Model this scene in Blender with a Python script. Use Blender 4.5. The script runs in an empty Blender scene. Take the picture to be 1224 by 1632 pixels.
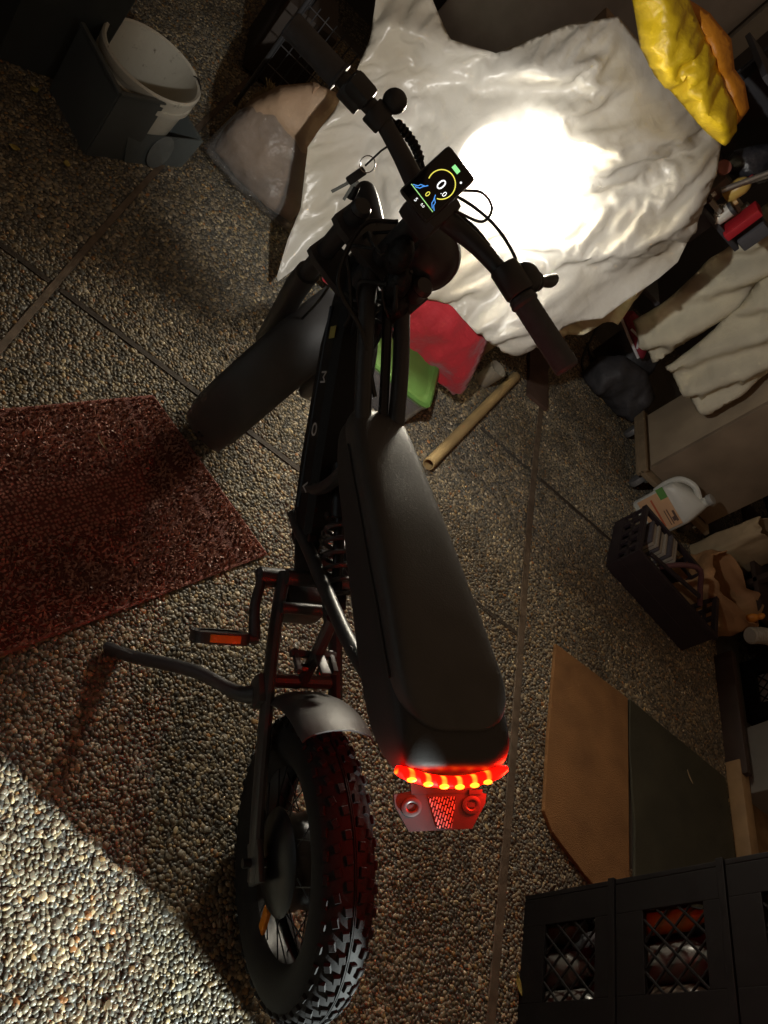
import bpy, bmesh, math, random
import numpy as np
from mathutils import Vector, Matrix, noise
from mathutils.geometry import delaunay_2d_cdt
random.seed(7); rng = np.random.default_rng(7)
scene = bpy.context.scene
COL = scene.collection
R = math.radians

# ------------------------------------------------------------------ camera
cam_d = bpy.data.cameras.new("camera"); cam = bpy.data.objects.new("camera", cam_d); COL.objects.link(cam)
CR, CD, CF = Vector((0.73682, 0.18988, 0.64888)), Vector((0.56515, -0.69975, -0.43699)), Vector((0.37108, 0.6887, -0.6229))
cm = Matrix((CR, -CD, -CF)).transposed().to_4x4(); cm.translation = Vector((0, 0, 1.5051)); cam.matrix_world = cm
cam_d.sensor_fit = 'VERTICAL'; cam_d.sensor_height = 24; cam_d.lens = 1281.9 / 1632 * 24
cam_d.clip_start = .01; cam_d.clip_end = 200
scene.camera = cam
# ------------------------------------------------------------------ world: night, almost black
world = bpy.data.worlds.new("World"); scene.world = world; world.use_nodes = True
bg = world.node_tree.nodes["Background"]; bg.inputs[0].default_value = (1.0, .64, .38, 1); bg.inputs[1].default_value = .095
# ------------------------------------------------------------------ exposure and sampling
scene.view_settings.view_transform = 'Standard'; scene.view_settings.look = 'None'
scene.view_settings.exposure = .25; scene.view_settings.gamma = 1; scene.view_settings.use_curve_mapping = False
cy = scene.cycles
cy.use_denoising = True; cy.max_bounces = 6; cy.diffuse_bounces = 4; cy.glossy_bounces = 3; cy.transmission_bounces = 6
cy.transparent_max_bounces = 12; cy.sample_clamp_indirect = 0; cy.caustics_reflective = False; cy.caustics_refractive = False
cy.use_light_tree = True
try:
    cy.denoiser = 'OPENIMAGEDENOISE'; cy.denoising_input_passes = 'RGB_ALBEDO_NORMAL'; cy.use_guiding = True
except Exception: pass
HEAD_BEAM, HEAD_SPILL, YARD_LAMP = 47000.0, 23.0, 1250.0

# ------------------------------------------------------------------ helpers
def tag(o, label=None, cat=None, group=None, kind=None):
    if label: o["label"] = label
    if cat: o["category"] = cat
    if group: o["group"] = group
    if kind: o["kind"] = kind
    return o
def empty(name, loc=(0, 0, 0), label=None, cat=None, group=None, mat=None):
    o = bpy.data.objects.new(name, None); COL.objects.link(o); o.empty_display_size = .1
    o.matrix_world = mat if mat is not None else Matrix.Translation(Vector(loc))
    return tag(o, label, cat, group)
WM = {}
def wmat(o):
    m = o.matrix_basis.copy()
    while o.parent: o = o.parent; m = o.matrix_basis @ m
    return m
class MB:
    """collects pieces; build() links them as one mesh object"""
    def __init__(s): s.v = []; s.f = []; s.mi = []
    def add(s, vs, fs, mi=0):
        n = len(s.v); s.v += [Vector(v) for v in vs]; s.f += [tuple(i + n for i in f) for f in fs]; s.mi += [mi] * len(fs); return s
    def box(s, c, d, rot=None, bev=0.0, mi=0):
        bm = bmesh.new(); bmesh.ops.create_cube(bm, size=1)
        bmesh.ops.scale(bm, vec=Vector(d), verts=bm.verts)
        if bev > 0: bmesh.ops.bevel(bm, geom=bm.edges[:], offset=bev, segments=2, affect='EDGES', profile=.6)
        m = Matrix.Translation(Vector(c)) @ (rot.to_4x4() if rot is not None else Matrix())
        bmesh.ops.transform(bm, matrix=m, verts=bm.verts); return s.bm(bm, mi)
    def bm(s, bm, mi=0):
        bm.verts.index_update(); s.add([v.co.copy() for v in bm.verts], [[v.index for v in f.verts] for f in bm.faces], mi); bm.free(); return s
    def tube(s, pts, r, n=10, cap=True, mi=0, flat=1.0, up=None):
        pts = [Vector(p) for p in pts]; rr = r if isinstance(r, (list, tuple)) else [r] * len(pts)
        T = []
        for i in range(len(pts)):
            a = pts[max(i - 1, 0)]; b = pts[min(i + 1, len(pts) - 1)]; T.append((b - a).normalized())
        ref = Vector(up) if up is not None else (Vector((0, 0, 1)) if abs(T[0].z) < .9 else Vector((1, 0, 0)))
        N = (ref - T[0] * ref.dot(T[0])).normalized(); vs = []; fs = []
        for i, p in enumerate(pts):
            N = (N - T[i] * N.dot(T[i])).normalized(); B = T[i].cross(N)
            for k in range(n):
                a = 2 * math.pi * k / n; vs.append(p + (N * math.cos(a) + B * math.sin(a) * flat) * rr[i])
        for i in range(len(pts) - 1):
            for k in range(n):
                fs.append((i * n + k, i * n + (k + 1) % n, (i + 1) * n + (k + 1) % n, (i + 1) * n + k))
        if cap: fs.append(tuple(range(n - 1, -1, -1))); fs.append(tuple((len(pts) - 1) * n + k for k in range(n)))
        return s.add(vs, fs, mi)
    def lathe(s, prof, n=24, m=None, mi=0, arc=None):
        """prof: (radius, height) pairs turned about local Z"""
        m = m or Matrix(); vs = []; fs = []; full = arc is None; a0, a1 = (0, 2 * math.pi) if full else arc
        cnt = n if full else n + 1
        for k in range(cnt):
            a = a0 + (a1 - a0) * k / n
            for r, h in prof: vs.append(m @ Vector((r * math.cos(a), r * math.sin(a), h)))
        L = len(prof)
        for k in range(n):
            for i in range(L - 1):
                k2 = (k + 1) % cnt; fs.append((k * L + i, k2 * L + i, k2 * L + i + 1, k * L + i + 1))
        return s.add(vs, fs, mi)
    def sphere(s, c, r, sc=(1, 1, 1), u=16, v=10, rot=None, mi=0):
        bm = bmesh.new(); bmesh.ops.create_uvsphere(bm, u_segments=u, v_segments=v, radius=r)
        m = Matrix.Translation(Vector(c)) @ (rot.to_4x4() if rot is not None else Matrix()) @ Matrix.Diagonal((*sc, 1))
        bmesh.ops.transform(bm, matrix=m, verts=bm.verts); return s.bm(bm, mi)
    def prism(s, poly, ax, ay, az, o, h, mi=0):
        """2-D polygon in the (ax, ay) plane at o, extruded by h along az"""
        o, ax, ay, az = map(Vector, (o, ax, ay, az)); n = len(poly)
        vs = [o + ax * x + ay * y for x, y in poly] + [o + ax * x + ay * y + az * h for x, y in poly]
        fs = [tuple(range(n - 1, -1, -1)), tuple(range(n, 2 * n))] + [(i, (i + 1) % n, n + (i + 1) % n, n + i) for i in range(n)]
        return s.add(vs, fs, mi)
    def loft(s, rings, closed=True, cap=True, mi=0):
        n = len(rings[0]); vs = [Vector(p) for r in rings for p in r]; fs = []
        for i in range(len(rings) - 1):
            for k in range(n if closed else n - 1):
                fs.append((i * n + k, i * n + (k + 1) % n, (i + 1) * n + (k + 1) % n, (i + 1) * n + k))
        if cap and closed: fs.append(tuple(range(n - 1, -1, -1))); fs.append(tuple((len(rings) - 1) * n + k for k in range(n)))
        return s.add(vs, fs, mi)
    def build(s, name, mat, parent=None, smooth=35, M=None, normals=True, **tg):
        me = bpy.data.meshes.new(name)
        vs = s.v if M is None else [M @ v for v in s.v]
        me.from_pydata([tuple(v) for v in vs], [], s.f)
        for m in (mat if isinstance(mat, (list, tuple)) else [mat]): me.materials.append(m)
        if any(s.mi): me.polygons.foreach_set("material_index", s.mi)
        if normals:
            bm = bmesh.new(); bm.from_mesh(me); bmesh.ops.recalc_face_normals(bm, faces=bm.faces); bm.to_mesh(me); bm.free()
        if smooth:
            me.shade_smooth(); me.set_sharp_from_angle(angle=R(smooth))
        o = bpy.data.objects.new(name, me); COL.objects.link(o)
        if parent: o.parent = parent
        return tag(o, **tg)
def local(root):    # world -> root space
    return wmat(root).inverted()
def rot_to(z, x=None):
    z = Vector(z).normalized(); x = Vector(x) if x is not None else (Vector((1, 0, 0)) if abs(z.x) < .9 else Vector((0, 1, 0)))
    x = (x - z * x.dot(z)).normalized(); y = z.cross(x); return Matrix((x, y, z)).transposed()
def curve(pts, n=8):
    """Catmull-Rom through the points"""
    P = [Vector(p) for p in pts]; P = [P[0] * 2 - P[1]] + P + [P[-1] * 2 - P[-2]]; out = []
    for i in range(1, len(P) - 2):
        for k in range(n):
            t = k / n; a, b, c, d = P[i - 1:i + 3]
            out.append(.5 * ((2 * b) + (c - a) * t + (2 * a - 5 * b + 4 * c - d) * t * t + (3 * b - a - 3 * c + d) * t ** 3))
    return out + [P[-2]]
def fbm(p, o=4):
    return noise.fractal(p, 1.0, 2.0, o)
class Crumple:
    """sharp-creased film: sums folded (triangle-wave) ridges in random directions, each fading in and out"""
    def __init__(s, seed, n=14, f0=1.6, f1=16, amp=.05, tilt=None):
        r_ = random.Random(seed); s.w = []
        for i in range(n):
            f = f0 * (f1 / f0) ** (i / (n - 1)); a = r_.uniform(0, math.pi) if tilt is None or i % 3 == 2 else tilt + r_.uniform(-.35, .35)
            s.w.append((math.cos(a) * f, math.sin(a) * f, r_.random(), amp / f ** 1.12, r_.uniform(0, 50)))
    def __call__(s, x, z):
        v = 0
        for cx_, cz_, ph, am, sd in s.w:
            f = math.hypot(cx_, cz_)
            t = x * cx_ + z * cz_ + ph + .35 * noise.noise(Vector((x * f * .35, z * f * .35, sd)))
            m = max(0, min(1, .5 + 1.5 * noise.noise(Vector((x * f * .3 + 9, z * f * .3, sd + 7)))))
            v += am * m * (abs((t % 1) - .5) * 2 - .5)
        return v
def text_mesh(body, size, name, mat, parent, M, ext=.0006, **tg):
    cu = bpy.data.curves.new(name, 'FONT'); cu.body = body; cu.size = size; cu.align_x = 'CENTER'; cu.align_y = 'CENTER'; cu.extrude = ext
    tmp = bpy.data.objects.new(name, cu); COL.objects.link(tmp); bpy.context.view_layer.update()
    me = bpy.data.meshes.new_from_object(tmp.evaluated_get(bpy.context.evaluated_depsgraph_get()))
    bpy.data.objects.remove(tmp); bpy.data.curves.remove(cu)
    me.transform(M); me.materials.clear(); me.materials.append(mat)
    o = bpy.data.objects.new(name, me); COL.objects.link(o); o.parent = parent; return tag(o, **tg)

# ------------------------------------------------------------------ materials
def mat(name, col, rough=.5, metal=0.0, var=.12, scale=12.0, bump=0.0, bscale=60.0, spec=.5, trans=0.0, sss=0.0, coat=0.0, emit=None, es=0.0, alpha=1.0, bdist=.002, sheen=0.0, rvar=.08):
    m = bpy.data.materials.new(name); m.use_nodes = True; nt = m.node_tree; n = nt.nodes; L = nt.links
    b = n["Principled BSDF"]; I = b.inputs
    tc = n.new("ShaderNodeTexCoord"); nz = n.new("ShaderNodeTexNoise"); nz.inputs["Scale"].default_value = scale; nz.inputs["Detail"].default_value = 6
    L.new(tc.outputs["Object"], nz.inputs["Vector"])
    rp = n.new("ShaderNodeMapRange"); rp.inputs[3].default_value = 1 - var; rp.inputs[4].default_value = 1 + var; rp.inputs[1].default_value = .25; rp.inputs[2].default_value = .75
    L.new(nz.outputs["Fac"], rp.inputs[0])
    mx = n.new("ShaderNodeMix"); mx.data_type = 'RGBA'; mx.blend_type = 'MULTIPLY'; mx.inputs[0].default_value = 1
    mx.inputs[6].default_value = (*col, 1); L.new(rp.outputs[0], mx.inputs[7]); L.new(mx.outputs[2], I["Base Color"])
    rr = n.new("ShaderNodeMapRange"); rr.inputs[3].default_value = max(rough - rvar, .02); rr.inputs[4].default_value = min(rough + rvar, 1)
    L.new(nz.outputs["Fac"], rr.inputs[0]); L.new(rr.outputs[0], I["Roughness"])
    I["Metallic"].default_value = metal; I["Specular IOR Level"].default_value = spec; I["Alpha"].default_value = alpha
    I["Transmission Weight"].default_value = trans; I["Coat Weight"].default_value = coat; I["Sheen Weight"].default_value = sheen
    if emit: I["Emission Color"].default_value = (*emit, 1); I["Emission Strength"].default_value = es
    if bump:
        n2 = n.new("ShaderNodeTexNoise"); n2.inputs["Scale"].default_value = bscale; n2.inputs["Detail"].default_value = 5
        L.new(tc.outputs["Object"], n2.inputs["Vector"])
        bp = n.new("ShaderNodeBump"); bp.inputs["Strength"].default_value = bump; bp.inputs["Distance"].default_value = bdist
        L.new(n2.outputs["Fac"], bp.inputs["Height"]); L.new(bp.outputs[0], I["Normal"])
    return m
def nodes_of(m): return m.node_tree.nodes, m.node_tree.links, m.node_tree.nodes["Principled BSDF"]

M_black = mat("satin_black_paint", (.045, .046, .050), .42, var=.15, scale=30, bump=.05, bscale=400)
M_blackm = mat("black_metal", (.03, .03, .033), .33, metal=.6, var=.2)
M_rubber = mat("tyre_rubber", (.019, .018, .019), .75, spec=.22, var=.25, scale=40, bump=.25, bscale=180)
M_grip = mat("grip_rubber", (.065, .068, .078), .6, var=.2, scale=60, bump=.3, bscale=300)
M_plastic = mat("black_plastic", (.035, .036, .039), .45, var=.15, scale=40)
M_cable = mat("black_cable", (.015, .015, .016), .4, var=.1)
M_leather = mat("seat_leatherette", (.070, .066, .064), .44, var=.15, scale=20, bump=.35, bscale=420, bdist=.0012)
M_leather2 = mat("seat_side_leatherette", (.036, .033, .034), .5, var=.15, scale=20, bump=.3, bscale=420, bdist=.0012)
M_steel = mat("bright_steel", (.55, .55, .56), .25, metal=1, var=.1)
M_case = mat("battery_black", (.012, .012, .013), .6, spec=.35, var=.15, scale=30, bump=.05, bscale=400)
M_fend = mat("matte_fender", (.060, .059, .059), .5, var=.12, scale=14, bump=.05, bscale=300)
M_white = mat("white_decal", (.75, .76, .78), .5, var=.05)
M_yel = mat("yellow_sticker", (.55, .50, .14), .5, var=.1)
M_amber = mat("amber_reflector", (.75, .24, .02), .25, var=.15, scale=90, bump=.4, bscale=250)

def led(name, col, s):
    m = bpy.data.materials.new(name); m.use_nodes = True; n, L, b = nodes_of(m)
    b.inputs["Base Color"].default_value = (*[c * .5 for c in col], 1); b.inputs["Emission Color"].default_value = (*col, 1); b.inputs["Emission Strength"].default_value = s
    nz = n.new("ShaderNodeTexNoise"); nz.inputs["Scale"].default_value = 200
    mr = n.new("ShaderNodeMapRange"); mr.inputs[3].default_value = s * .75; mr.inputs[4].default_value = s * 1.25
    L.new(nz.outputs["Fac"], mr.inputs[0]); L.new(mr.outputs[0], b.inputs["Emission Strength"]); return m

# ------------------------------------------------------------------ ground: washed pebble slabs with timber joints
JX = [(-.175, .022), (1.515, .034)]          # joints running away along Y: x, width
JY = [(-.2, .02), (2.365, .02)]  # joints across, right of the long joint
JL = 1.585                       # joint across, left of the long joint
def in_joint(x, y):
    for jx, w in JX:
        if abs(x - jx - .012 * math.sin(y * 2.1)) < w / 2: return True
    if x > 1.2:
        for jy, w in JY:
            if abs(y - jy) < w / 2: return True
    elif abs(y - JL) < .012: return True
    return False
M_cement = mat("pebble_cement", (.085, .078, .066), .85, var=.35, scale=5, bump=.8, bscale=160, bdist=.006)
def pebble_ground_mat():
    m = mat("pebble_ground", (.11, .095, .075), .6, var=.3, scale=3); n, L, b = nodes_of(m)
    tc = n.new("ShaderNodeTexCoord"); vo = n.new("ShaderNodeTexVoronoi"); vo.inputs["Scale"].default_value = 105
    L.new(tc.outputs["Object"], vo.inputs["Vector"])
    cr = n.new("ShaderNodeValToRGB"); cr.color_ramp.elements[0].color = (.045, .045, .042, 1); cr.color_ramp.elements[1].color = (.34, .30, .23, 1)
    e = cr.color_ramp.elements.new(.55); e.color = (.12, .11, .09, 1)
    sp = n.new("ShaderNodeSeparateColor"); L.new(vo.outputs["Color"], sp.inputs[0]); L.new(sp.outputs[0], cr.inputs[0])
    dk = n.new("ShaderNodeMapRange"); dk.inputs[1].default_value = .35; dk.inputs[2].default_value = .75; dk.inputs[3].default_value = 1; dk.inputs[4].default_value = .3
    L.new(vo.outputs["Distance"], dk.inputs[0])
    mx = n.new("ShaderNodeMix"); mx.data_type = 'RGBA'; mx.blend_type = 'MULTIPLY'; mx.inputs[0].default_value = 1
    L.new(cr.outputs[0], mx.inputs[6]); L.new(dk.outputs[0], mx.inputs[7]); L.new(mx.outputs[2], b.inputs["Base Color"])
    bp = n.new("ShaderNodeBump"); bp.inputs["Strength"].default_value = 1; bp.inputs["Distance"].default_value = .006; bp.invert = True
    L.new(vo.outputs["Distance"], bp.inputs["Height"]); L.new(bp.outputs[0], b.inputs["Normal"]); return m
M_pground = pebble_ground_mat()
gb = MB(); gb.add([(-8, -8, 0), (8, -8, 0), (8, 9, 0), (-8, 9, 0)], [(0, 1, 2, 3)])
gb.build("ground", M_pground, smooth=0, kind="structure", label="dark exposed aggregate pebble paving")
# cement bed, 3 mm up, where real pebbles lie
gb = MB(); gb.add([(-1.3, -.35, .002), (2.9, -.35, .002), (2.9, 4.2, .002), (-1.3, 4.2, .002)], [(0, 1, 2, 3)])
gb.build("paving", M_cement, smooth=0, kind="structure")
M_joint = mat("joint_timber", (.13, .095, .065), .75, var=.4, scale=25, bump=.6, bscale=90)
M_joint2 = mat("joint_dark", (.05, .038, .028), .8, var=.4, scale=25, bump=.6, bscale=90)
def strip(pts, w, z0=.002, h=.0035):
    b = MB()
    vs = []; fs = []
    for i, p in enumerate(pts):
        p = Vector(p); a = Vector(pts[max(i - 1, 0)]); c = Vector(pts[min(i + 1, len(pts) - 1)]); t = (c - a).normalized(); nn = Vector((-t.y, t.x)) * w / 2
        for q, z in ((p - nn, z0), (p - nn * .9, z0 + h), (p + nn * .9, z0 + h), (p + nn, z0)): vs.append((q.x, q.y, z))
    for i in range(len(pts) - 1):
        for k in range(3): fs.append((i * 4 + k, i * 4 + k + 1, i * 4 + 5 + k, i * 4 + 4 + k))
    return b.add(vs, fs)
for jx, w in JX:
    strip([(jx + .012 * math.sin(y * 2.1), y) for y in np.arange(-.3, 3.9, .1)], w - .004).build("paving_joint", M_joint, smooth=0, kind="structure")
for jy, w in JY:
    strip([(1.54, jy), (2.2, jy), (2.7, jy)], w - .004).build("paving_joint", M_joint2, smooth=0, kind="structure")
strip([(-.9, JL), (-.19, JL)], .018).build("paving_joint", M_joint2, smooth=0, kind="structure")
strip([(-.16, JL), (1.49, JL)], .018).build("paving_joint", M_joint2, smooth=0, kind="structure")

def pebbles():
    CO = np.array(cm.translation); Rm = np.array([CR, CD, CF])
    def dome(nr, rings):
        v = [(0, 0, 1)]; f = []
        for j, a in enumerate(rings):
            for k in range(nr):
                t = 2 * math.pi * (k + .5 * (j % 2)) / nr; v.append((math.cos(t) * math.sin(a), math.sin(t) * math.sin(a), math.cos(a)))
        for k in range(nr): f.append((0, 1 + k, 1 + (k + 1) % nr))
        for j in range(len(rings) - 1):
            b0 = 1 + j * nr; b1 = b0 + nr
            for k in range(nr):
                k2 = (k + 1) % nr
                if j % 2 == 0: f += [(b0 + k, b1 + k, b0 + k2), (b0 + k2, b1 + k, b1 + k2)]
                else: f += [(b0 + k, b1 + k, b1 + k2), (b0 + k, b1 + k2, b0 + k2)]
        return np.array(v), np.array(f)
    DN = dome(7, (R(38), R(74), R(110))); DF = dome(5, (R(50), R(100)))
    allv = []; allf = []; allc = []; base = 0
    pal = np.array([(.13, .13, .12), (.17, .16, .14), (.10, .105, .105), (.22, .20, .16), (.15, .14, .11), (.19, .18, .16), (.075, .08, .085), (.28, .25, .20), (.34, .30, .21), (.24, .17, .09), (.40, .38, .33), (.28, .15, .07)])
    pw = np.array([.15, .14, .14, .11, .12, .09, .10, .06, .045, .03, .02, .008]); pw /= pw.sum()
    for near in (True, False):
        sp = .0089 if near else .0098
        xs = np.arange(-1.25, 2.8, sp); ys = np.arange(-.3, 4.1, sp * .866)
        X, Y = np.meshgrid(xs, ys); X = X + (np.arange(len(ys)) % 2)[:, None] * sp / 2
        P = np.stack([X.ravel(), Y.ravel()], 1) + rng.uniform(-.36, .36, (X.size, 2)) * sp
        D = np.concatenate([P, np.zeros((len(P), 1))], 1) - CO
        C = D @ Rm.T
        d = np.linalg.norm(D, axis=1)
        px = C[:, 0] / C[:, 2] * 1281.9; py = C[:, 1] / C[:, 2] * 1281.9
        ok = (C[:, 2] > 0) & (abs(px) < 700) & (abs(py) < 905)
        ok &= (d < 2.0) if near else ((d >= 2.0) & (d < 4.45))
        # not under the mats and boxes
        x, y = P[:, 0], P[:, 1]
        ok &= ~((x > 1.68) & (x < 2.64) & (y > 1.06) & (y < 1.62))
        ok &= ~((x > 1.64) & (y < .79)) & ~((x > 2.7) & (y > 1.0))
        inm = np.ones(len(P), bool); Q = [(.57, 1.25), (.16, 1.45), (-.43, .72), (.02, .51)]
        for (ax_, ay_), (bx_, by_) in zip(Q, Q[1:] + Q[:1]): inm &= (bx_ - ax_) * (y - ay_) - (by_ - ay_) * (x - ax_) > 0
        ok &= ~inm
        P = P[ok]
        keep = np.array([not in_joint(a, b) for a, b in P]); P = P[keep]; n = len(P)
        V, F = DN if near else DF
        a = sp * rng.uniform(.46, .92, n); asp = rng.uniform(.52, .95, n); big = rng.random(n) < .06; a[big] *= 1.35
        hh = rng.uniform(.0016, .0034, n) * (1 + .3 * big); th = rng.uniform(0, 2 * np.pi, n)
        bumpy = 1 + rng.uniform(-.17, .17, (n, len(V), 1))
        W = V[None] * bumpy
        lx = W[:, :, 0] * a[:, None]; ly = W[:, :, 1] * (a * asp)[:, None]; lz = W[:, :, 2] * hh[:, None]
        tx, ty = rng.uniform(-.25, .25, (2, n)); lz = lz + lx * tx[:, None] + ly * ty[:, None]
        wx = lx * np.cos(th)[:, None] - ly * np.sin(th)[:, None] + P[:, 0:1]; wy = lx * np.sin(th)[:, None] + ly * np.cos(th)[:, None] + P[:, 1:2]
        wz = lz + .0022 + rng.uniform(-.0008, .0012, n)[:, None]
        allv.append(np.stack([wx, wy, wz], 2).reshape(-1, 3))
        allf.append((F[None] + (np.arange(n) * len(V))[:, None, None]).reshape(-1, 3) + base); base += n * len(V)
        c = pal[rng.choice(len(pal), n, p=pw)] * rng.uniform(.75, 1.3, (n, 1)) * np.array([1.42, 1.40, 1.31]); allc.append(np.repeat(c, len(V), 0))
    v = np.concatenate(allv); f = np.concatenate(allf); c = np.concatenate(allc)
    me = bpy.data.meshes.new("pebbles"); me.vertices.add(len(v)); me.vertices.foreach_set("co", v.astype(np.float32).ravel())
    me.loops.add(f.size); me.loops.foreach_set("vertex_index", f.astype(np.int32).ravel())
    me.polygons.add(len(f)); me.polygons.foreach_set("loop_start", np.arange(0, f.size, 3, dtype=np.int32))
    me.update(calc_edges=True); me.shade_smooth()
    at = me.color_attributes.new("stone", 'FLOAT_COLOR', 'POINT'); at.data.foreach_set("color", np.concatenate([c, np.ones((len(c), 1))], 1).astype(np.float32).ravel())
    m = mat("pebble_stone", (.2, .2, .2), .42, spec=.5, bump=.25, bscale=700, bdist=.0006); n, L, b = nodes_of(m)
    an = n.new("ShaderNodeVertexColor"); an.layer_name = "stone"; 
    tc = n.new("ShaderNodeTexCoord"); d1 = n.new("ShaderNodeTexNoise"); d1.inputs["Scale"].default_value = 2.2; d1.inputs["Detail"].default_value = 7; d1.inputs["Roughness"].default_value = .65; L.new(tc.outputs["Object"], d1.inputs["Vector"])
    dr = n.new("ShaderNodeValToRGB"); dr.color_ramp.elements[0].position = .36; dr.color_ramp.elements[0].color = (.55, .47, .38, 1); dr.color_ramp.elements[1].position = .60; dr.color_ramp.elements[1].color = (1.12, 1.04, .92, 1); L.new(d1.outputs["Fac"], dr.inputs[0])
    dm_ = n.new("ShaderNodeMix"); dm_.data_type = 'RGBA'; dm_.blend_type = 'MULTIPLY'; dm_.inputs[0].default_value = 1; L.new(an.outputs[0], dm_.inputs[6]); L.new(dr.outputs[0], dm_.inputs[7]); L.new(dm_.outputs[2], b.inputs["Base Color"])
    me.materials.append(m)
    o = bpy.data.objects.new("pebbles", me); COL.objects.link(o); tag(o, kind="stuff", label="rounded grey and tan pebbles set in the paving", cat="pebbles")
pebbles()
# ------------------------------------------------------------------ the electric bike
BO, BE, BS, BU = Vector((.82444, .54556, 0)), Vector((-.38954, .92101, 0)), Vector((-.88955, -.37623, -.25913)), Vector((-.23866, -.10094, .96584))
bmat = Matrix((BE, BS, BU)).transposed().to_4x4(); bmat.translation = BO     # X forward, Y left, Z up, leaning on its stand
bike = empty("electric_bike", mat=bmat, label="black fat-tyre electric bike leaning on its kickstand with both lamps lit", cat="bike")
BL = bmat.inverted()
RY = Matrix.Rotation(R(-90), 3, 'X')       # local Z -> +Y
def wheel_axis(c, axis): return Matrix.Translation(Vector(c)) @ rot_to(axis).to_4x4()

def make_wheel(name, M, R0=.26, hub_r=.085, knobs=True):
    w = MB()   # rim
    rp = [(.178, -.030), (.186, -.040), (.204, -.042), (.207, -.038), (.196, -.030), (.190, 0), (.196, .030), (.207, .038), (.204, .042), (.186, .040), (.178, .030), (.178, -.030)]
    w.lathe(rp, 56, M)
    wheel = w.build(name, M_black, bike)
    t = MB(); rt = .050; prof = []
    for a in np.linspace(-150, 150, 19):
        rr = R0 - .008 - rt + rt * math.cos(R(a)) * (.96 if abs(a) < 40 else 1); prof.append((rr, rt * math.sin(R(a))))
    t.lathe(prof, 72, M)
    if knobs:
        t.lathe([(R0 - .0088, -.0022), (R0 - .0072, -.0022), (R0 - .0072, -.0008), (R0 - .0088, -.0008)], 72, M); t.lathe([(R0 - .0088, .0008), (R0 - .0072, .0008), (R0 - .0072, .0022), (R0 - .0088, .0022)], 72, M)
        nk = 44
        def knob(th, y, L, W, H, sk=0.0):
            rad = R0 - .010 - (.050 - math.sqrt(max(.050 ** 2 - y * y, 0))) * .95
            na = math.asin(max(-1, min(1, y / .052)))
            c, s_ = math.cos(th), math.sin(th); rd = Vector((c, s_, 0)); tn = Vector((-s_, c, 0)); ax = Vector((0, 0, 1))
            n = rd * math.cos(na) + ax * math.sin(na); b = ax * math.cos(na) - rd * math.sin(na)
            p = rd * rad + ax * y; tn2 = (tn + b * sk).normalized(); b2 = n.cross(tn2)
            vs = []
            for hh, q in ((-.004, 1.0), (H * .75, .95), (H, .78)):
                for u, v in ((-1, -1), (1, -1), (1, 1), (-1, 1)): vs.append(M @ (p + tn2 * u * L / 2 * q + b2 * v * W / 2 * q + n * hh))
            fs = [(8, 9, 10, 11)]
            for j in (0, 4):
                for k in range(4): fs.append((j + k, j + (k + 1) % 4, j + 4 + (k + 1) % 4, j + 4 + k))
            t.add(vs, fs)
        for i in range(nk):
            th = 2 * math.pi * i / nk; h = math.pi / nk
            knob(th, .0105, .0150, .0115, .0055, .12); knob(th + h, -.0105, .0150, .0115, .0055, -.12)
            knob(th + h, .0265, .0140, .0110, .0055, .3); knob(th, -.0265, .0140, .0110, .0055, -.3)
            knob(th + h * .4, .0400, .0150, .0090, .005, -.1); knob(th + h * 1.4, -.0400, .0150, .0090, .005, .1)
    t.build("tyre", M_rubber, wheel, smooth=28)
    h = MB(); h.lathe([(.0, -.058), (.03, -.058), (hub_r * .7, -.05), (hub_r, -.042), (hub_r + .006, -.036), (hub_r, -.028), (hub_r * .92, 0), (hub_r, .028), (hub_r + .006, .036), (hub_r, .042), (hub_r * .7, .05), (.03, .058), (0, .058)], 40, M)
    h.lathe([(0, -.1), (.008, -.1), (.008, .1), (0, .1)], 12, M)
    h.build("hub", M_blackm, wheel)
    sp = MB(); ns = 18
    for i in range(ns * 2):
        a0 = 2 * math.pi * i / (ns * 2); sd = 1 if i % 2 else -1; a1 = a0 + (.28 if (i // 2) % 2 else -.28)
        p0 = M @ Vector((hub_r * math.cos(a1), hub_r * math.sin(a1), .034 * sd)); p1 = M @ Vector((.186 * math.cos(a0), .186 * math.sin(a0), .012 * sd))
        sp.tube([p0, p1], .0014, 5, cap=False)
    sp.build("spokes", M_blackm, wheel)
    return wheel
MW = wheel_axis((0, 0, .26), (0, 1, 0))
rw = make_wheel("rear_wheel", MW)
rf = MB(); a = R(232)
rr_ = rot_to((0, 1, 0), (math.cos(a), 0, math.sin(a)))
rf.box((.135 * math.cos(a), .028, .26 + .135 * math.sin(a)), (.05, .022, .008), rr_, .003); rf.build("reflector", M_amber, rw)

# main frame
f = MB()
for sy in (1, -1):
    f.tube(curve([(.545, .030 * sy, .735), (.60, .031 * sy, .752), (.70, .034 * sy, .792), (.80, .033 * sy, .826), (.875, .028 * sy, .846), (.925, .014 * sy, .836), (.95, .004 * sy, .80)], 6), .0145, 12)
    f.tube(curve([(.60, .036 * sy, .44), (.555, .036 * sy, .462), (.49, .036 * sy, .502), (.40, .037 * sy, .553), (.30, .038 * sy, .612), (.24, .040 * sy, .655), (.16, .042 * sy, .72)], 5), .0125, 12)
    f.tube(curve([(.62, .034 * sy, .50), (.57, .034 * sy, .60), (.55, .033 * sy, .735)], 5), .012, 10)
    f.tube([(.56, .028 * sy, .735), (.36, .045 * sy, .752), (.12, .055 * sy, .775)], .0125, 10)
f.tube([(.925, 0, .88), (.985, 0, .715)], .027, 18)                 # head tube
f.tube(curve([(.86, .012, .852), (.93, .012, .852), (1.03, .012, .845), (1.075, .012, .838), (1.095, .012, .834)], 4), [.016] * 4 + [.021] * 8 + [.021, .020, .018, .014, .008], 16)
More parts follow.
